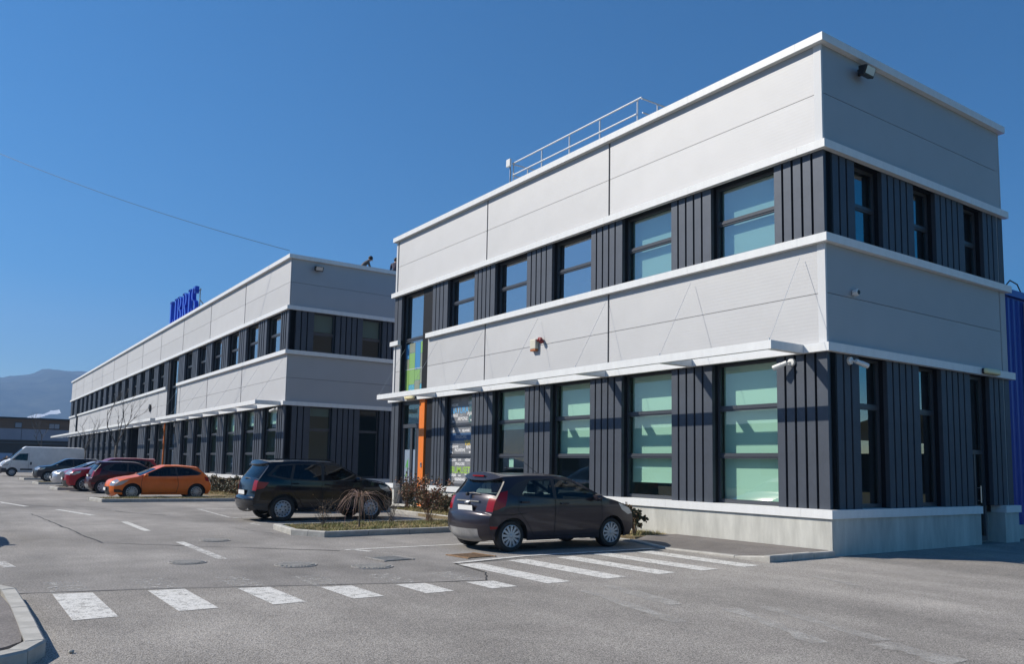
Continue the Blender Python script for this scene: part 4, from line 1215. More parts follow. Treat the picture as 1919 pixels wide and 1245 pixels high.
def floodlight(label, loc, rot, mm_):
    t = thing('floodlight', label, 'floodlight', loc, rot)
    mb = MB(); mb.box(-.03, .03, -.08, 0, -.05, .05); mb.box(-.16, .16, -.10, -.07, -.02, .02); mb.build('bracket', M['plast_k'], t)
    mb = MB(); k = len(mb.v)
    mb.v += [(-.17, -.10, .10), (.17, -.10, .10), (.17, -.10, -.10), (-.17, -.10, -.10), (-.19, -.30, .06), (.19, -.30, .06), (.19, -.22, -.14), (-.19, -.22, -.14)]
    for f_ in ((0, 1, 2, 3), (4, 7, 6, 5), (0, 4, 5, 1), (1, 5, 6, 2), (2, 6, 7, 3), (3, 7, 4, 0)): mb.f.append(f_); mb.m.append(0)
    mb.build('lamp_body', mm_, t, bevel=.012)
    mb = MB(); mb.quad([(-.15, -.2925, .045), (.15, -.2925, .045), (.15, -.235, -.10), (-.15, -.235, -.10)]); mb.v = [(v[0], v[1] - .012, v[2] - .004) for v in mb.v]; mb.build('lens', M['alloy'], t)
floodlight('dark floodlight high under the parapet on the shaded side of the near block', (-.115, 1.45, 10.10), HALF, M['plast_k'])
floodlight('black floodlight near the top corner of the far block', (XB - .115, YB + 1.30, 10.10), HALF, M['plast_k'])
# siren box
t = thing('alarm_siren', 'cream and orange alarm siren box with red horn on silver front panels', 'siren', (-9.80, .125, 5.20))
mb = MB(); mb.box(-.15, .13, -.12, 0, -.13, .16); mb.build('siren_body', mat('cream_plastic', (.62, .58, .48), .5), t, bevel=.02)
mb = MB(); mb.box(-.14, .12, -.115, -.01, -.19, -.131); mb.build('strobe_lens', mat('amber_lens', (.42, .13, .03), .4), t, bevel=.01)
mb = MB(); mb.tube([(.15, -.05, .10), (.24, -.06, .16), (.34, -.08, .13), (.40, -.10, .03)], [.03, .045, .055, .07], 10); mb.build('horn', mat('red_horn', (.22, .02, .02), .5), t, smooth=True)
t = thing('alarm_siren', 'small dark siren on the far block front beside its central stair window', 'siren', (-52.3, YB + .125, 5.3))
mb = MB(); mb.lathe([(.2, -.12), (.2, 0)], 14, 'y'); mb.lathe([(.001, -.12), (.2, -.12)], 14, 'y'); mb.build('siren_body', M['plast_k'], t)
mb = MB(); mb.box(-.08, .08, -.1, 0, -.34, -.16); mb.build('strobe_lens', M['plast_k'], t)
# bulkhead lamps
def bulkhead(label, loc, rot):
    t = thing('bulkhead_lamp', label, 'lamp', loc, rot)
    mb = MB(); mb.box(-.38, .38, -.06, 0, -.07, .07); mb.build('lamp_base', M['plast_k'], t, bevel=.03)
    pts = []
    mb = MB()
    n = 10
    out = [(.30 + .065 * math.cos(a), .065 * math.sin(a)) for a in [-HALF + math.pi * k / n for k in range(n + 1)]] + [(-.30 + .065 * math.cos(a), .065 * math.sin(a)) for a in [HALF + math.pi * k / n for k in range(n + 1)]]
    for y0, y1, s0, s1 in ((-.06, -.10, 1.06, 1.0), (-.10, -.125, 1.0, .8)):
        for i in range(len(out)):
            a, b = out[i], out[(i + 1) % len(out)]
            mb.quad([(a[0] * s0, y0, a[1] * s0), (b[0] * s0, y0, b[1] * s0), (b[0] * s1, y1, b[1] * s1), (a[0] * s1, y1, a[1] * s1)])
    mb.quad([(a[0] * .8, -.125, a[1] * .8) for a in out])
    mb.build('lamp_cover', mat('yellowed_diffuser', (.74, .66, .38), .35), t, smooth=True, sharp=50, merge=True)
bulkhead('long cream bulkhead lamp on the white ledge above the side door', (.0, 6.42, 4.07), HALF)
bulkhead('long cream bulkhead lamp under the awning over the orange framed entrance', (-17.35, -.003, 4.07), 0)
# roof guard rail
t = thing('guard_rail', 'pale steel guard rail on the near roof edge', 'railing', (-11.61, .45, 10.25))
ZT = 1.13
for x in (0, 1.52, 2.88, 4.24, 5.76):
    mb = MB(); mb.tube([(x, 0, 0), (x, 0, ZT)], .022, 8); mb.build('post', M['galv'], t, smooth=True, sharp=40)
for y in (.55, 1.6):
    for x in (.02, 5.95):
        mb = MB(); mb.tube([(x, y, 0), (x, y, ZT - .05)], .022, 8); mb.build('post', M['galv'], t, smooth=True, sharp=40)
mb = MB(); mb.tube([(-.02, -.03, ZT), (5.95, -.03, ZT)], .022, 8); mb.build('top_rail', M['galv'], t)
mb = MB(); mb.tube([(0, -.03, .74), (5.76, -.03, .74)], .020, 8); mb.build('middle_rail', M['galv'], t)
for x in (.02, 5.95):
    mb = MB(); mb.tube([(x, -.03, ZT - .03), (x, 3.2, ZT - .03)], .020, 8); mb.build('top_rail', M['galv'], t)
    mb = MB(); mb.tube([(x, .0, .72), (x, 3.2, .72)], .018, 8); mb.build('middle_rail', M['galv'], t)
t = thing('antenna', 'white panel antenna on a short mast at the guard rail end', 'antenna', (-11.70, .38, 10.25))
mb = MB(); mb.tube([(0, 0, 0), (0, 0, 1.15)], .018, 8); mb.build('mast', M['galv'], t)
mb = MB(); mb.box(-.12, .10, -.09, -.02, 1.03, 1.28); mb.build('panel', M['plast_w'], t, bevel=.015)
mb = MB(); mb.tube([(.02, -.03, 1.03), (.06, -.02, .85), (.03, -.02, .6), (.05, -.03, .3)], .014, 6); mb.build('cable', M['plast_k'], t)

# rooftop letters
t = thing('rooftop_sign', 'blue serif capital letters reading LIBRIS on the far roof edge', 'sign', (-49.1, YB + .45, 10.40))
lb = mat('sign_blue', (.008, .05, .58), .35, coat=.5); lbe = mat('sign_blue_edge', (.05, .16, .70), .4)
def serif_letter(ch):
    mb = MB()
    def bx(x0, x1, z0, z1): mb.box(x0, x1, -.12, .12, z0, z1)
    def ser(x, z, w=.42): bx(x - w / 2, x + w / 2, z - .06, z + .06)
    H_ = 1.75
    def arc(cx, cz, rx, rz, a0, a1, w, n=14):
        pts = []
        for k in range(n + 1):
            a = R(a0 + (a1 - a0) * k / n)
            ww = w * (.45 + .55 * abs(math.cos(a)))
            pts.append(((cx + (rx + ww / 2) * math.cos(a), cz + (rz + w * .2) * math.sin(a)), (cx + (rx - ww / 2) * math.cos(a), cz + (rz - w * .2) * math.sin(a))))
        for (o0, i0), (o1, i1) in zip(pts, pts[1:]):
            for q in ([(o0, -.12), (o1, -.12), (i1, -.12), (i0, -.12)], [(o0, .12), (i0, .12), (i1, .12), (o1, .12)], [(o0, -.12), (o0, .12), (o1, .12), (o1, -.12)], [(i0, -.12), (i1, -.12), (i1, .12), (i0, .12)]):
                mb.quad([(p[0], y, p[1]) for p, y in q])
    if ch in 'LIBR':
        bx(.12, .36, 0, H_); ser(.24, .05, .5); ser(.24, H_ - .05, .5)
    if ch == 'L': bx(.36, .95, 0, .12); bx(.85, .97, 0, .45)
    if ch == 'B': arc(.42, 1.32, .42, .38, -90, 90, .24); arc(.42, .47, .50, .42, -90, 90, .24); bx(.3, .5, .84, .94)
    if ch == 'R':
        arc(.42, 1.28, .44, .42, -90, 90, .24); bx(.3, .5, .82, .92)
        k = len(mb.v)
        mb.v += [(.45, -.12, .86), (.68, -.12, .86), (1.10, -.12, 0), (.84, -.12, 0), (.45, .12, .86), (.68, .12, .86), (1.10, .12, 0), (.84, .12, 0)]
        for f_ in ((0, 3, 2, 1), (4, 5, 6, 7), (0, 1, 5, 4), (1, 2, 6, 5), (2, 3, 7, 6), (3, 0, 4, 7)): mb.f.append(tuple(k + i for i in f_)); mb.m.append(0)
        ser(.98, .05, .4)
    if ch == 'S':
        arc(.48, 1.30, .32, .40, 20, 250, .22, 18); arc(.48, .46, .34, .42, -160, 75, .22, 18)
        bx(.72, .84, 1.3, H_); bx(.08, .20, 0, .45)
    return mb
x = 0
for ch, adv in zip('LIBRIS', (1.22, .72, 1.26, 1.34, .74, 1.1)):
    mb = serif_letter(ch)
    mb.v = [(v[0] * 1.12, v[1], v[2]) for v in mb.v]
    mb.build('letter', lb, t, (x * 1.12, 0, .18)); x += adv
fr_ = MB()
fr_.tube([(0, .18, .25), (7.1, .18, .25)], .03, 6); fr_.tube([(0, .18, 1.7), (7.1, .18, 1.7)], .03, 6)
for xx in (.2, 1.8, 3.5, 5.2, 6.9):
    fr_.tube([(xx, .18, 0), (xx, .18, 1.8)], .03, 6); fr_.tube([(xx, .18, 1.1), (xx, 1.2, -.1)], .03, 6)
fr_.build('support_frame', M['iron'], t)

# people on the far roof
def person(label, loc, rot, pose, coat, hairm):
    t = thing('person', label, 'person', loc, rot)
    J = pose
    names = list(J)
    edges = [('pelvis', 'waist'), ('waist', 'chest'), ('chest', 'neck'), ('neck', 'head'), ('head', 'crown')]
    for s in 'lr': edges += [('chest', 'sh' + s), ('sh' + s, 'el' + s), ('el' + s, 'wr' + s), ('wr' + s, 'ha' + s), ('pelvis', 'hip' + s), ('hip' + s, 'kn' + s), ('kn' + s, 'an' + s), ('an' + s, 'toe' + s)]
    rad = dict(pelvis=.15, waist=.135, chest=.155, neck=.055, head=.095, crown=.075, sh=.075, el=.052, wr=.038, ha=.045, hip=.10, kn=.065, an=.05, toe=.045)
    me = bpy.data.meshes.new('body')
    me.from_pydata([J[k] for k in names], [(names.index(a), names.index(b)) for a, b in edges], [])
    o = bpy.data.objects.new('body', me); COL.objects.link(o)
    md = o.modifiers.new('skin', 'SKIN'); o.modifiers.new('sub', 'SUBSURF').levels = 1
    for i, k in enumerate(names):
        v = o.data.skin_vertices[0].data[i]
        r_ = rad.get(k) or rad[k[:-1]]
        v.radius = (r_, r_); v.use_root = k == 'pelvis'
    dg = bpy.context.evaluated_depsgraph_get(); dg.update()
    m2 = bpy.data.meshes.new_from_object(o.evaluated_get(dg)); bpy.data.objects.remove(o)
    skin = shared('skinm', lambda: mat('skin', (.42, .25, .18), .6))
    trous = shared('trousers', lambda: mat('dark_trousers', (.02, .022, .03), .8))
    m2.materials.clear()
    for q in (coat, trous, skin): m2.materials.append(q)
    hd = Vector(J['head'])
    for pl_ in m2.polygons:
        c = pl_.center
        pl_.material_index = 0
        if c.z < Vector(J['pelvis']).z - .02: pl_.material_index = 1
        if (c - hd).length < .17 or min((c - Vector(J['hal'])).length, (c - Vector(J['har'])).length) < .09: pl_.material_index = 2
    m2.shade_smooth()
    body = link('body', m2, t)
    ax = (Vector(J['crown']) - hd).normalized()
    hb = bmesh.new(); bmesh.ops.create_uvsphere(hb, u_segments=14, v_segments=9, radius=.118)
    for v in hb.verts: v.co = v.co + hd + ax * .06 + Vector((-.025, 0, .02))
    hm = bpy.data.meshes.new('hair'); hb.to_mesh(hm); hb.free(); hm.materials.append(hairm); hm.shade_smooth()
    link('hair', hm, t)
    mb = MB(); f_ = Vector((1, 0, -.35)).normalized(); c = hd + f_ * .11
    mb.lathe([(.001, -.03), (.022, .0), (.012, .03)], 8, 'z', tuple(c)); mb.build('nose', skin, t)
    return t
bend = dict(pelvis=(0, 0, .88), waist=(.10, 0, 1.08), chest=(.26, 0, 1.27), neck=(.40, 0, 1.38), head=(.50, 0, 1.44), crown=(.54, 0, 1.52),
            shl=(.28, .19, 1.28), ell=(.36, .24, 1.03), wrl=(.50, .20, .85), hal=(.54, .18, .78), shr=(.28, -.19, 1.28), elr=(.36, -.24, 1.03), wrr=(.50, -.20, .85), har=(.54, -.18, .78),
            hipl=(0, .10, .82), knl=(.06, .11, .46), anl=(-.02, .11, .08), toel=(.14, .12, .04), hipr=(0, -.10, .82), knr=(.06, -.11, .46), anr=(-.02, -.11, .08), toer=(.14, -.12, .04))
coat1 = mat('black_grey_jacket', (.025, .027, .03), .8, noise=(3, .5), col2=(.16, .14, .13))
coat2 = mat('navy_jacket', (.012, .015, .05), .8)
hair = mat('dark_hair', (.012, .010, .010), .7)
person('person in a dark jacket with dark hair bending forward on the far roof', (-27.3, 2.2, 10.296), N_, bend, coat1, hair)
person('person in navy clothes on the far roof, half hidden by the near block', (-27.3, 4.05, 10.296), N_ + .8, {k: (v[0] * .35, v[1] * 1.1, v[2] * 1.12) for k, v in bend.items()}, coat2, hair)

# blue hall behind, with downpipe
t = thing('industrial_hall', 'blue ribbed metal hall behind the right end of the near block', 'building', (-.5, 7.9, 0))
mb = MB(); mb.box(-20, 0, 0, 40, .35, 6.3); mb.build('wall_core', M['bluew'], t)
pp = [(0, 0)]
mb = MB()
y = .05
while y < 22:
    mb.v += [(.002, y, .36), (.045, y + .03, .36), (.045, y + .10, .36), (.002, y + .13, .36), (.002, y, 6.25), (.045, y + .03, 6.25), (.045, y + .10, 6.25), (.002, y + .13, 6.25)]
    k = len(mb.v) - 8
    for q in range(3): mb.f.append((k + q, k + q + 1, k + q + 5, k + q + 4)); mb.m.append(0)
    mb.f.append((k, k + 4, k + 7, k + 3)); mb.m.append(0)
    y += .29
o = mb.build('wall_ribs', M['bluew'], t); o['kind'] = 'stuff'
mb = MB(); mb.box(-20, .10, -.05, 40, 6.3, 6.48); mb.build('roof_edge', M['bluew'], t)
mb = MB(); mb.box(-20, .03, .02, 40, -.1, .35); mb.build('plinth', M['conc'], t)
mb = MB(); mb.tube([(.12, 1.5, .1), (.12, 1.5, 6.2)], .055, 10); mb.tube([(.12, 1.5, .3), (.30, 1.5, .05)], .055, 10); mb.build('downpipe', M['galv'], t, smooth=True, sharp=40)
mb = MB(); mb.tube([(.02, .5, 6.47), (.02, .9, 6.75), (.02, 1.3, 6.70), (.02, 1.55, 6.45)], .018, 6); mb.build('cable_loop', M['plast_k'], t)
mb = MB(); mb.box(.0, .5, 2.2, 2.9, 5.2, 5.5); mb.build('vent_hood', M['plast_k'], t)

# timber fronted warehouse far left
t = thing('warehouse', 'brown timber clad two storey building with grey panels beyond the white van', 'building', (-125, -8, 0))
tim = mat('brown_timber_cladding', (.155, .085, .045), .8, noise=(.8, .25), stretch=(1, .2, 3)); gp = mat('grey_wall_sheet', (.26, .26, .31), .7, noise=(.4, .1)); dbr = mat('dark_brown_wall', (.055, .042, .035), .8); bl = mat('pale_blue_sheet', (.36, .40, .52), .7)
mb = MB(); mb.box(-18, -.1, -45, 30, 0, 7.05); mb.build('wall', dbr, t)
mb = MB(); mb.box(-.1, .05, -45, 30, 5.65, 6.98); mb.build('timber_band', tim, t)
y = -45
while y < 29:
    mb = MB(); mb.box(-.1, .03, y, y + 5.9, 4.05, 5.62); mb.build('wall_panel', gp, t); y += 5.96
mb = MB(); mb.box(-.1, .25, -45, 30, 3.55, 3.68); mb.box(-.1, .12, -45, 30, 3.95, 4.04); mb.build('ledge', M['frame'], t)
for y0, y1 in ((-45, 1.75), (3.2, 8)):
    mb = MB(); mb.box(-.1, .04, y0, y1, .1, 2.15); mb.build('lower_panel', bl, t)
mb = MB(); mb.box(-18.2, .5, -45.2, 30.2, 7.05, 7.22); mb.build('roof', M['plast_k'], t)
for y0, y1 in ((1.75, 2.65), (5.95, 7.35), (-8, -6), (10, 12)):
    mb = MB(); mb.box(.04, .09, y0, y1, 5.72, 6.52); w_ = mb.build('window', M['plast_k'], t)
    n_ = 2 if y1 - y0 > 1 else 1
    for k in range(n_):
        a = y0 + .07 + k * (y1 - y0 - .07) / n_
        mb = MB(); mb.box(.091, .10, a, a + (y1 - y0 - .07) / n_ - .07, 5.80, 6.45); mb.build('pane', M['plast_w'] if k == 9 else mat('pale_pane', (.20, .23, .28), .1), w_)

# overhead cable
pa, pb_ = Vector((-26.5, -13.11, 13.14)), Vector((-26.3, YB + .1, 11.08))
o_, d1, d2 = Vector((9.38, -13.997, 1.617)), None, None
pts = []
p0 = o_ + (Vector((-25.34, -13.14, 12.77)) - o_) * 1.45
for i in range(31):
    k = i / 30
    p = p0.lerp(Vector((XB - 1.5, YB + .5, 11.1)), k); p.z -= .55 * 4 * k * (1 - k) * .5
    pts.append(tuple(p))
pts = [tuple(Vector(pts[0]) + (Vector(pts[0]) - Vector(pts[1])) * 8)] + pts
mb = MB(); mb.tube(pts, .011, 5)
tag(mb.build('overhead_cable', M['plast_k']), 'thin dark overhead cable sagging across the sky to the far roof', 'cable')

# ---------------------------------------------------------------- vegetation
M['leafd'] = mat('dark_evergreen_leaf', (.045, .055, .020), .6, noise=(3, .5))
M['leafb'] = mat('brown_winter_leaf', (.25, .15, .07), .7, noise=(3, .5))
M['leafr'] = mat('red_brown_leaf', (.23, .085, .045), .6, noise=(3, .4))
M['twig'] = mat('brown_twig', (.26, .17, .11), .8, noise=(8, .3))
M['twigr'] = mat('reddish_twig', (.46, .30, .25), .75, noise=(8, .3))
M['twigg'] = mat('grey_bark', (.10, .09, .08), .9, noise=(10, .3))
M['grass1'] = mat('dry_grass_blade', (.42, .33, .15), .8, noise=(1.2, .4))
M['grass2'] = mat('green_grass_blade', (.19, .21, .07), .8, noise=(1.2, .4))

def grass(name, poly, z, dens, h, green, label, seed):
    rnd = random.Random(seed)
    xs = [p[0] for p in poly]; ys = [p[1] for p in poly]
    ar = (max(xs) - min(xs)) * (max(ys) - min(ys))
    mb = MB()
    for _ in range(int(ar * dens)):
        x, y = rnd.uniform(min(xs), max(xs)), rnd.uniform(min(ys), max(ys))
        if not inpoly(x, y, poly): continue
        cl = mn.noise(Vector((x * 1.7, y * 1.7, seed)))
        if rnd.random() > .62 + cl: continue
        a = rnd.uniform(0, 6.3); hh = h * rnd.uniform(.5, 1.4) * (1 + cl)
        ln = rnd.uniform(.2, 1.1) * hh
        dx, dy = math.cos(a), math.sin(a)
        w = rnd.uniform(.004, .010)
        m_ = 1 if rnd.random() < green + cl * .7 else 0
        mb.quad([(x - dy * w, y + dx * w, z), (x + dy * w, y - dx * w, z), (x + dx * ln, y + dy * ln, z + hh)], m_)
    o = mb.build(name, [M['grass1'], M['grass2']])
    tag(o, label, 'grass', kind='stuff')
grass('island_grass', [(-9.95, -7.2), (-8.35, -7.4), (-7.75, -7.05), (-8.05, -1.8), (-10.15, -1.8)], .10, 1500, .055, .40, 'patchy winter grass on the island under the weeping shrub', 1)
grass('strip_grass', [(-16.5, -1.5), (-5.1, -1.5), (-4.2, -1.15), (-4.2, -.1), (-16.5, -.1)], .10, 900, .06, .3, 'dry grass in the planting bed before the near block', 2)
grass('island_grass', [(-25.9, -9.15), (-24.4, -8.95), (-24.2, -2.3), (-26.0, -2.3)], .10, 1000, .05, .12, 'dry yellow grass on the island beside the orange car', 3)
grass('strip_grass', [(-44, -3.85), (-26, -3.85), (-24.3, -2.1), (-44, -2.0)], .095, 350, .08, .1, 'dry grass strip below the clipped hedge', 4)
for i, (x0, x1) in enumerate(((-38.8, -37.6), (-49.2, -47.8))):
    grass('island_grass', [(x0, -9.2), (x1, -9.0), (x1, -3.2), (x0, -3.2)], .10, 500, .06, .2, ('thin grass on the small island behind the red crossover', 'thin grass on the small island behind the silver car')[i], 5 + i)

def leafy(name, label, loc, size, n, leaf, lm, seed, group=None, twigs=14, cat='shrub'):
    rnd = random.Random(seed)
    t = thing(name, label, cat, loc, rnd.uniform(-.15, .15), group)
    tw = MB(); lf = MB()
    sx, sy, sz = size
    for k in range(twigs):
        a = rnd.uniform(0, 6.28); r_ = rnd.uniform(.2, .85)
        tw.tube([(rnd.uniform(-.1, .1) * sx, rnd.uniform(-.1, .1) * sy, 0), (sx * r_ * .6 * math.cos(a), sy * r_ * .6 * math.sin(a), sz * .5), (sx * r_ * math.cos(a), sy * r_ * math.sin(a), sz * rnd.uniform(.8, 1.05))], [.014, .009, .003], 4)
    tw.build('branches', M['twig'], t)
    cl = [(rnd.uniform(-.8, .8) * sx, rnd.uniform(-.8, .8) * sy, rnd.uniform(.22, .9) * sz, rnd.uniform(.16, .30) * max(sx, sy)) for _ in range(26)]
    for _ in range(n):
        c = rnd.choice(cl)
        v = Vector((rnd.gauss(0, 1), rnd.gauss(0, 1), rnd.gauss(0, 1))).normalized() * c[3] * rnd.random() ** .4
        p = Vector(c[:3]) + v
        if p.z < .03: continue
        d = Vector((rnd.gauss(0, 1), rnd.gauss(0, 1), rnd.gauss(0, 1) + .4)).normalized()
        e = d.orthogonal().normalized() * leaf * rnd.uniform(.3, .5)
        d = d * leaf * rnd.uniform(.7, 1.3)
        lf.quad([p, p + d * .5 + e, p + d, p + d * .5 - e], 0 if rnd.random() < .72 else 1)
    lf.build('foliage', lm, t)
    return t
ORD = ['first', 'second', 'third', 'fourth', 'fifth', 'sixth', 'seventh', 'eighth', 'ninth']
GH = 'clipped hedge shrubs in a row before the far block'
rnd = random.Random(4)
for k in range(9):
    x = -26.6 - k * .95
    leafy('hedge_shrub', ORD[k] + ' clipped shrub of the hedge behind the orange car, counted from the black off-roader', (x, -2.95 + rnd.uniform(-.06, .06), .09), (.52, .42, .72 + rnd.uniform(-.06, .1)), 1500, .07, [M['leafd'], M['leafb']], 20 + k, GH, 12)
GS = 'low evergreen shrubs along the near block wall'
for k in range(8):
    x = -9.3 - k * .85
    leafy('hedge_shrub', ORD[k] + ' dark shrub against the near block plinth, counted from the grey hatchback', (x, -.62 + rnd.uniform(-.08, .08), .10), (.48, .36, .58 + rnd.uniform(-.05, .08)), 1700, .06, [M['leafd'], M['leafb']], 40 + k, GS, 12)
leafy('corner_shrub', 'green brown upright shrub at the nose of the grey hatchback', (-4.42, -.98, .10), (.26, .24, .66), 1500, .055, [M['leafd'], M['leafb']], 60, None, 14)
leafy('corner_shrub', 'small upright shrub at the pavement edge behind the grey hatchback wheel', (-4.80, -.90, .10), (.24, .24, .72), 1000, .055, [M['leafb'], M['leafd']], 61, None, 12)

def twig_bush(name, label, loc, h, spread, n, lm, seed, leaves=0, leaf=.05, tw='twig', thick=.012):
    rnd = random.Random(seed)
    t = thing(name, label, 'shrub', loc)
    mb = MB(); lf = MB()
    for k in range(n):
        a = rnd.uniform(0, 6.28); s = spread * rnd.uniform(.25, 1)
        p = Vector((rnd.uniform(-.13, .13), rnd.uniform(-.13, .13), 0))
        pts = [p]
        hh = h * rnd.uniform(.6, 1.08)
        for i in range(1, 6):
            q = i / 5
            pts.append(Vector((math.cos(a) * s * q ** 1.2, math.sin(a) * s * q ** 1.2, hh * q)) + Vector((rnd.uniform(-.03, .03), rnd.uniform(-.03, .03), 0)))
        mb.tube([tuple(x) for x in pts], [thick, thick * .85, thick * .7, thick * .55, thick * .4, thick * .2], 4)
        for j in range(rnd.randint(2, 4)):
            b = pts[rnd.randint(2, 4)]
            e = b + Vector((rnd.uniform(-.22, .22), rnd.uniform(-.22, .22), rnd.uniform(.08, .28)))
            mb.tube([tuple(b), tuple((b + e) / 2 + Vector((rnd.uniform(-.02, .02), 0, .02))), tuple(e)], [thick * .45, thick * .3, thick * .15], 4)
            for _ in range(leaves):
                c = b.lerp(e, rnd.random() * 1.1) + Vector((rnd.gauss(0, .03), rnd.gauss(0, .03), rnd.gauss(0, .03)))
                d = Vector((rnd.gauss(0, 1), rnd.gauss(0, 1), rnd.gauss(0, 1))).normalized()
                o_ = d.orthogonal().normalized() * leaf * .35
                d = d * leaf * rnd.uniform(.6, 1.2)
                lf.quad([c, c + d * .5 + o_, c + d, c + d * .5 - o_], rnd.randint(0, len(lm) - 1))
    mb.build('stems', M[tw], t)
    if leaves: lf.build('leaves', lm, t)
    return t
twig_bush('rose_bush', 'leggy rose bush with red brown leaves on the island corner by the entrance', (-9.72, -3.34, .10), 1.22, .85, 24, [M['leafr'], M['leafb'], M['leafr'], M['leafd']], 71, 12, .07, 'twig', .008)
twig_bush('rose_bush', 'second rose bush with dark red leaves against the entrance jamb', (-15.9, -.8, .10), 1.0, .5, 30, [M['leafr'], M['leafd'], M['leafb']], 72, 10, .06, 'twig', .008)
twig_bush('twiggy_shrub', 'thin bare shrub on the island between weeping shrub and rose bush', (-9.95, -4.35, .10), .78, .42, 16, [M['leafb']], 73, 0, .05, 'twigg', .007)
twig_bush('twiggy_shrub', 'tuft of dead stems at the left end of the weeping shrub', (-9.55, -6.35, .10), .55, .45, 16, [M['leafb']], 74, 1, .04, 'twigg', .006)
# weeping shrub
t = thing('weeping_shrub', 'weeping bare grafted shrub with pinkish drooping twigs on the island', 'shrub', (-8.62, -5.85, .10))
rnd = random.Random(9)
mb = MB(); mb.tube([(0, 0, 0), (.012, .0, .35), (0, .01, .72)], [.022, .018, .024], 7); mb.build('trunk', M['twigg'], t)
mb = MB()
for k in range(44):
    a = rnd.uniform(0, 6.28)
    s = rnd.uniform(.2, 1.0) * (1.15 if -2.4 < a - 3.6 < 1.2 else .8)
    up = rnd.uniform(.05, .24)
    end = rnd.uniform(-.68, -.25)
    pts = []
    for i in range(8):
        q = i / 7
        z = .72 + up * math.sin(min(1, q * 2.2) * HALF) * (1 - q) * 1.6 + end * q ** 2
        pts.append((math.cos(a + q * rnd.uniform(-.22, .22)) * s * q ** .8, math.sin(a) * s * q ** .8, max(.02, z) + rnd.uniform(-.012, .012)))
    mb.tube(pts, [.005, .0045, .004, .0036, .0032, .003, .0025, .002], 4, 0 if rnd.random() < .6 else 1)
mb.build('drooping_twigs', [M['twigr'], M['twig']], t)

def tree(name, label, loc, h, seed, spread, m_='twigg', trunk=.10, depth=5, fork=.36):
    rnd = random.Random(seed)
    t = thing(name, label, 'tree', loc)
    tr = MB(); cr_ = MB()
    tr.tube([(0, 0, 0), (.03, 0, h * fork * .5), (0, .02, h * fork)], [trunk, trunk * .8, trunk * .7], 8); tr.build('trunk', M[m_], t, smooth=True)
    def grow(p, d, ln, r_, lv):
        pts = [p]; q = p
        for i in range(3):
            d = (d + Vector((rnd.gauss(0, .09), rnd.gauss(0, .09), .05))).normalized()
            q = q + d * ln / 3; pts.append(q)
        cr_.tube([tuple(x) for x in pts], [r_, r_ * .85, r_ * .72, r_ * .6], 5 if lv < 2 else 3, cap=False)
        if lv >= depth: return
        for k in range(rnd.choice((2, 2, 3))):
            nd = (d + Vector((rnd.gauss(0, spread), rnd.gauss(0, spread), rnd.uniform(-.05, .30)))).normalized()
            grow(pts[rnd.choice((2, 3))], nd, ln * rnd.uniform(.62, .86), r_ * .58, lv + 1)
    for k in range(3):
        a = k * 2.1 + rnd.random()
        grow(Vector((0, .02, h * fork)), Vector((math.cos(a) * .5, math.sin(a) * .5, .9)).normalized(), h * .21, trunk * .52, 1)
    cr_.build('crown', M[m_], t)
    return t
tree('bare_tree', 'bare dark street tree with upright twigs in front of the far awning', (-49.0, -4.9, .1), 6.6, 5, .42, 'twigg', .10)
tree('bare_tree', 'thin bare forked tree beside the white van', (-57.5, -5.6, .1), 5.0, 8, .36, 'twigg', .07, 4, .42)
tree('bare_tree', 'pale bare tree standing before the timber warehouse', (-104, -4.6, 0), 8.0, 13, .40, 'twigg', .09)
for k, (yy, lab) in enumerate(((-7.5, 'dark brown bush at the left edge under the blue panels'), (-5.9, 'dark bush right of the leftmost one under the blue panels'))):
    leafy('bush', lab, (-100, yy, 0), (1.3, 1.2, 1.7), 900, .28, [M['leafb'], M['leafd']], 90 + k)

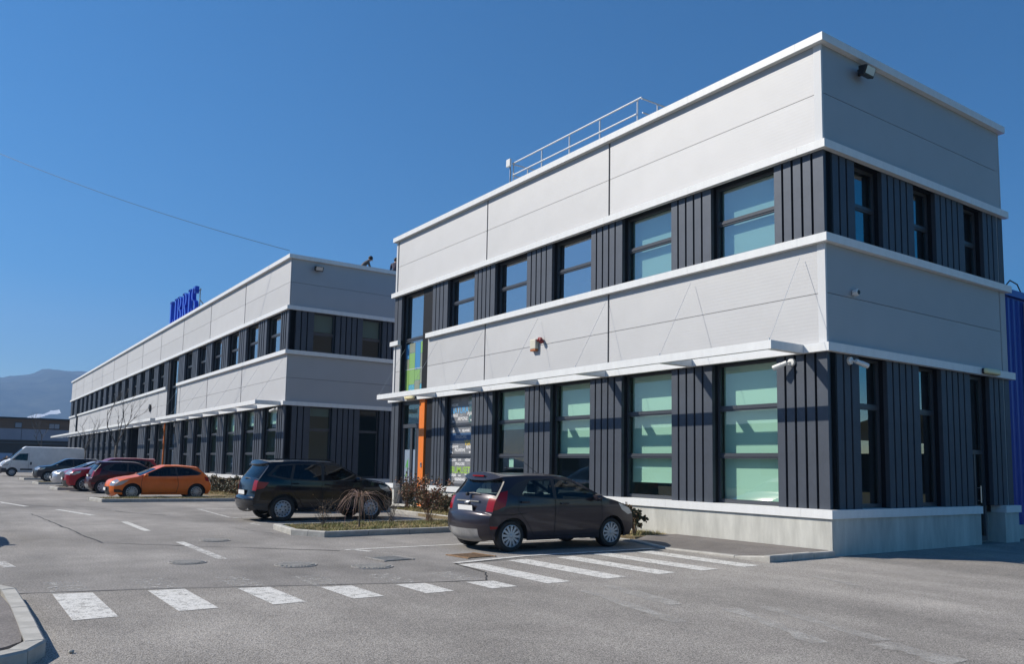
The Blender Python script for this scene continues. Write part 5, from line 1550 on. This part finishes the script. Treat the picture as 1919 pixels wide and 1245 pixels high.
# ---------------------------------------------------------------- beyond the frame: what the windows mirror, what throws the lower left shadows
t = thing('metal_railing', 'low metal railing on the near pavement beyond the lower left corner', 'railing', (-3.6, -14.42, .12))
mb = MB()
for x in (0, 1.6, 3.2, 4.8): mb.tube([(x, 0, 0), (x, 0, 1.0)], .022, 6)
mb.build('post', M['galv'], t)
for z_ in (.52, 1.0):
    mb = MB(); mb.tube([(0, 0, z_), (4.8, 0, z_)], .022, 6); mb.build('rail', M['galv'], t)
t = thing('canopy', 'white arched canopy on steel posts across the yard to the right', 'canopy', (14, 44, 0))
mb = MB()
for k in range(4):
    x0_ = -16 + k * 10
    prev = None
    for i in range(9):
        a = math.pi * i / 8
        p = (x0_ + 5 - 5 * math.cos(a), 4.2 + 1.8 * math.sin(a))
        if prev: mb.quad([(prev[0], 0, prev[1]), (p[0], 0, p[1]), (p[0], 14, p[1]), (prev[0], 14, prev[1])])
        prev = p
mb.build('roof', M['plast_w'], t)
for x_ in (-16, -6, 4, 14, 24):
    mb = MB(); mb.box(x_ - .1, x_ + .1, 0, .2, 0, 4.2); mb.build('post', M['iron'], t)
mb = MB(); mb.box(-16, 24, 13.8, 14, 0, 3.4); mb.build('rear_wall', dbr, t)
t = thing('roadside_building', 'long low grey building across the road behind the viewer', 'building', (-30, -46, 0))
mb = MB(); mb.box(-40, 60, -12, 0, 0, 5.5); mb.build('wall', gp, t)
mb = MB(); mb.box(-40.2, 60.2, -12.2, .3, 5.5, 5.9); mb.build('roof', M['frame'], t)
for k in range(14):
    mb = MB(); mb.box(-37 + k * 7, -34 + k * 7, .002, .05, 1.2, 3.6); mb.build('window', M['plast_k'], t)

# ---------------------------------------------------------------- air
m, n, l, p = nodes('haze_air')
n.remove(p)
vo = n.new('ShaderNodeVolumePrincipled')
vo.inputs['Color'].default_value = (.34, .58, 1.0, 1)
vo.inputs['Density'].default_value = .00030
vo.inputs['Anisotropy'].default_value = .2
l.new(vo.outputs[0], n['Material Output'].inputs['Volume'])
mb = MB(); mb.box(-4200, 400, -2200, 2400, -3, 620)
HAZE = True
if HAZE:
    o = mb.build('haze', m); o['kind'] = 'stuff'
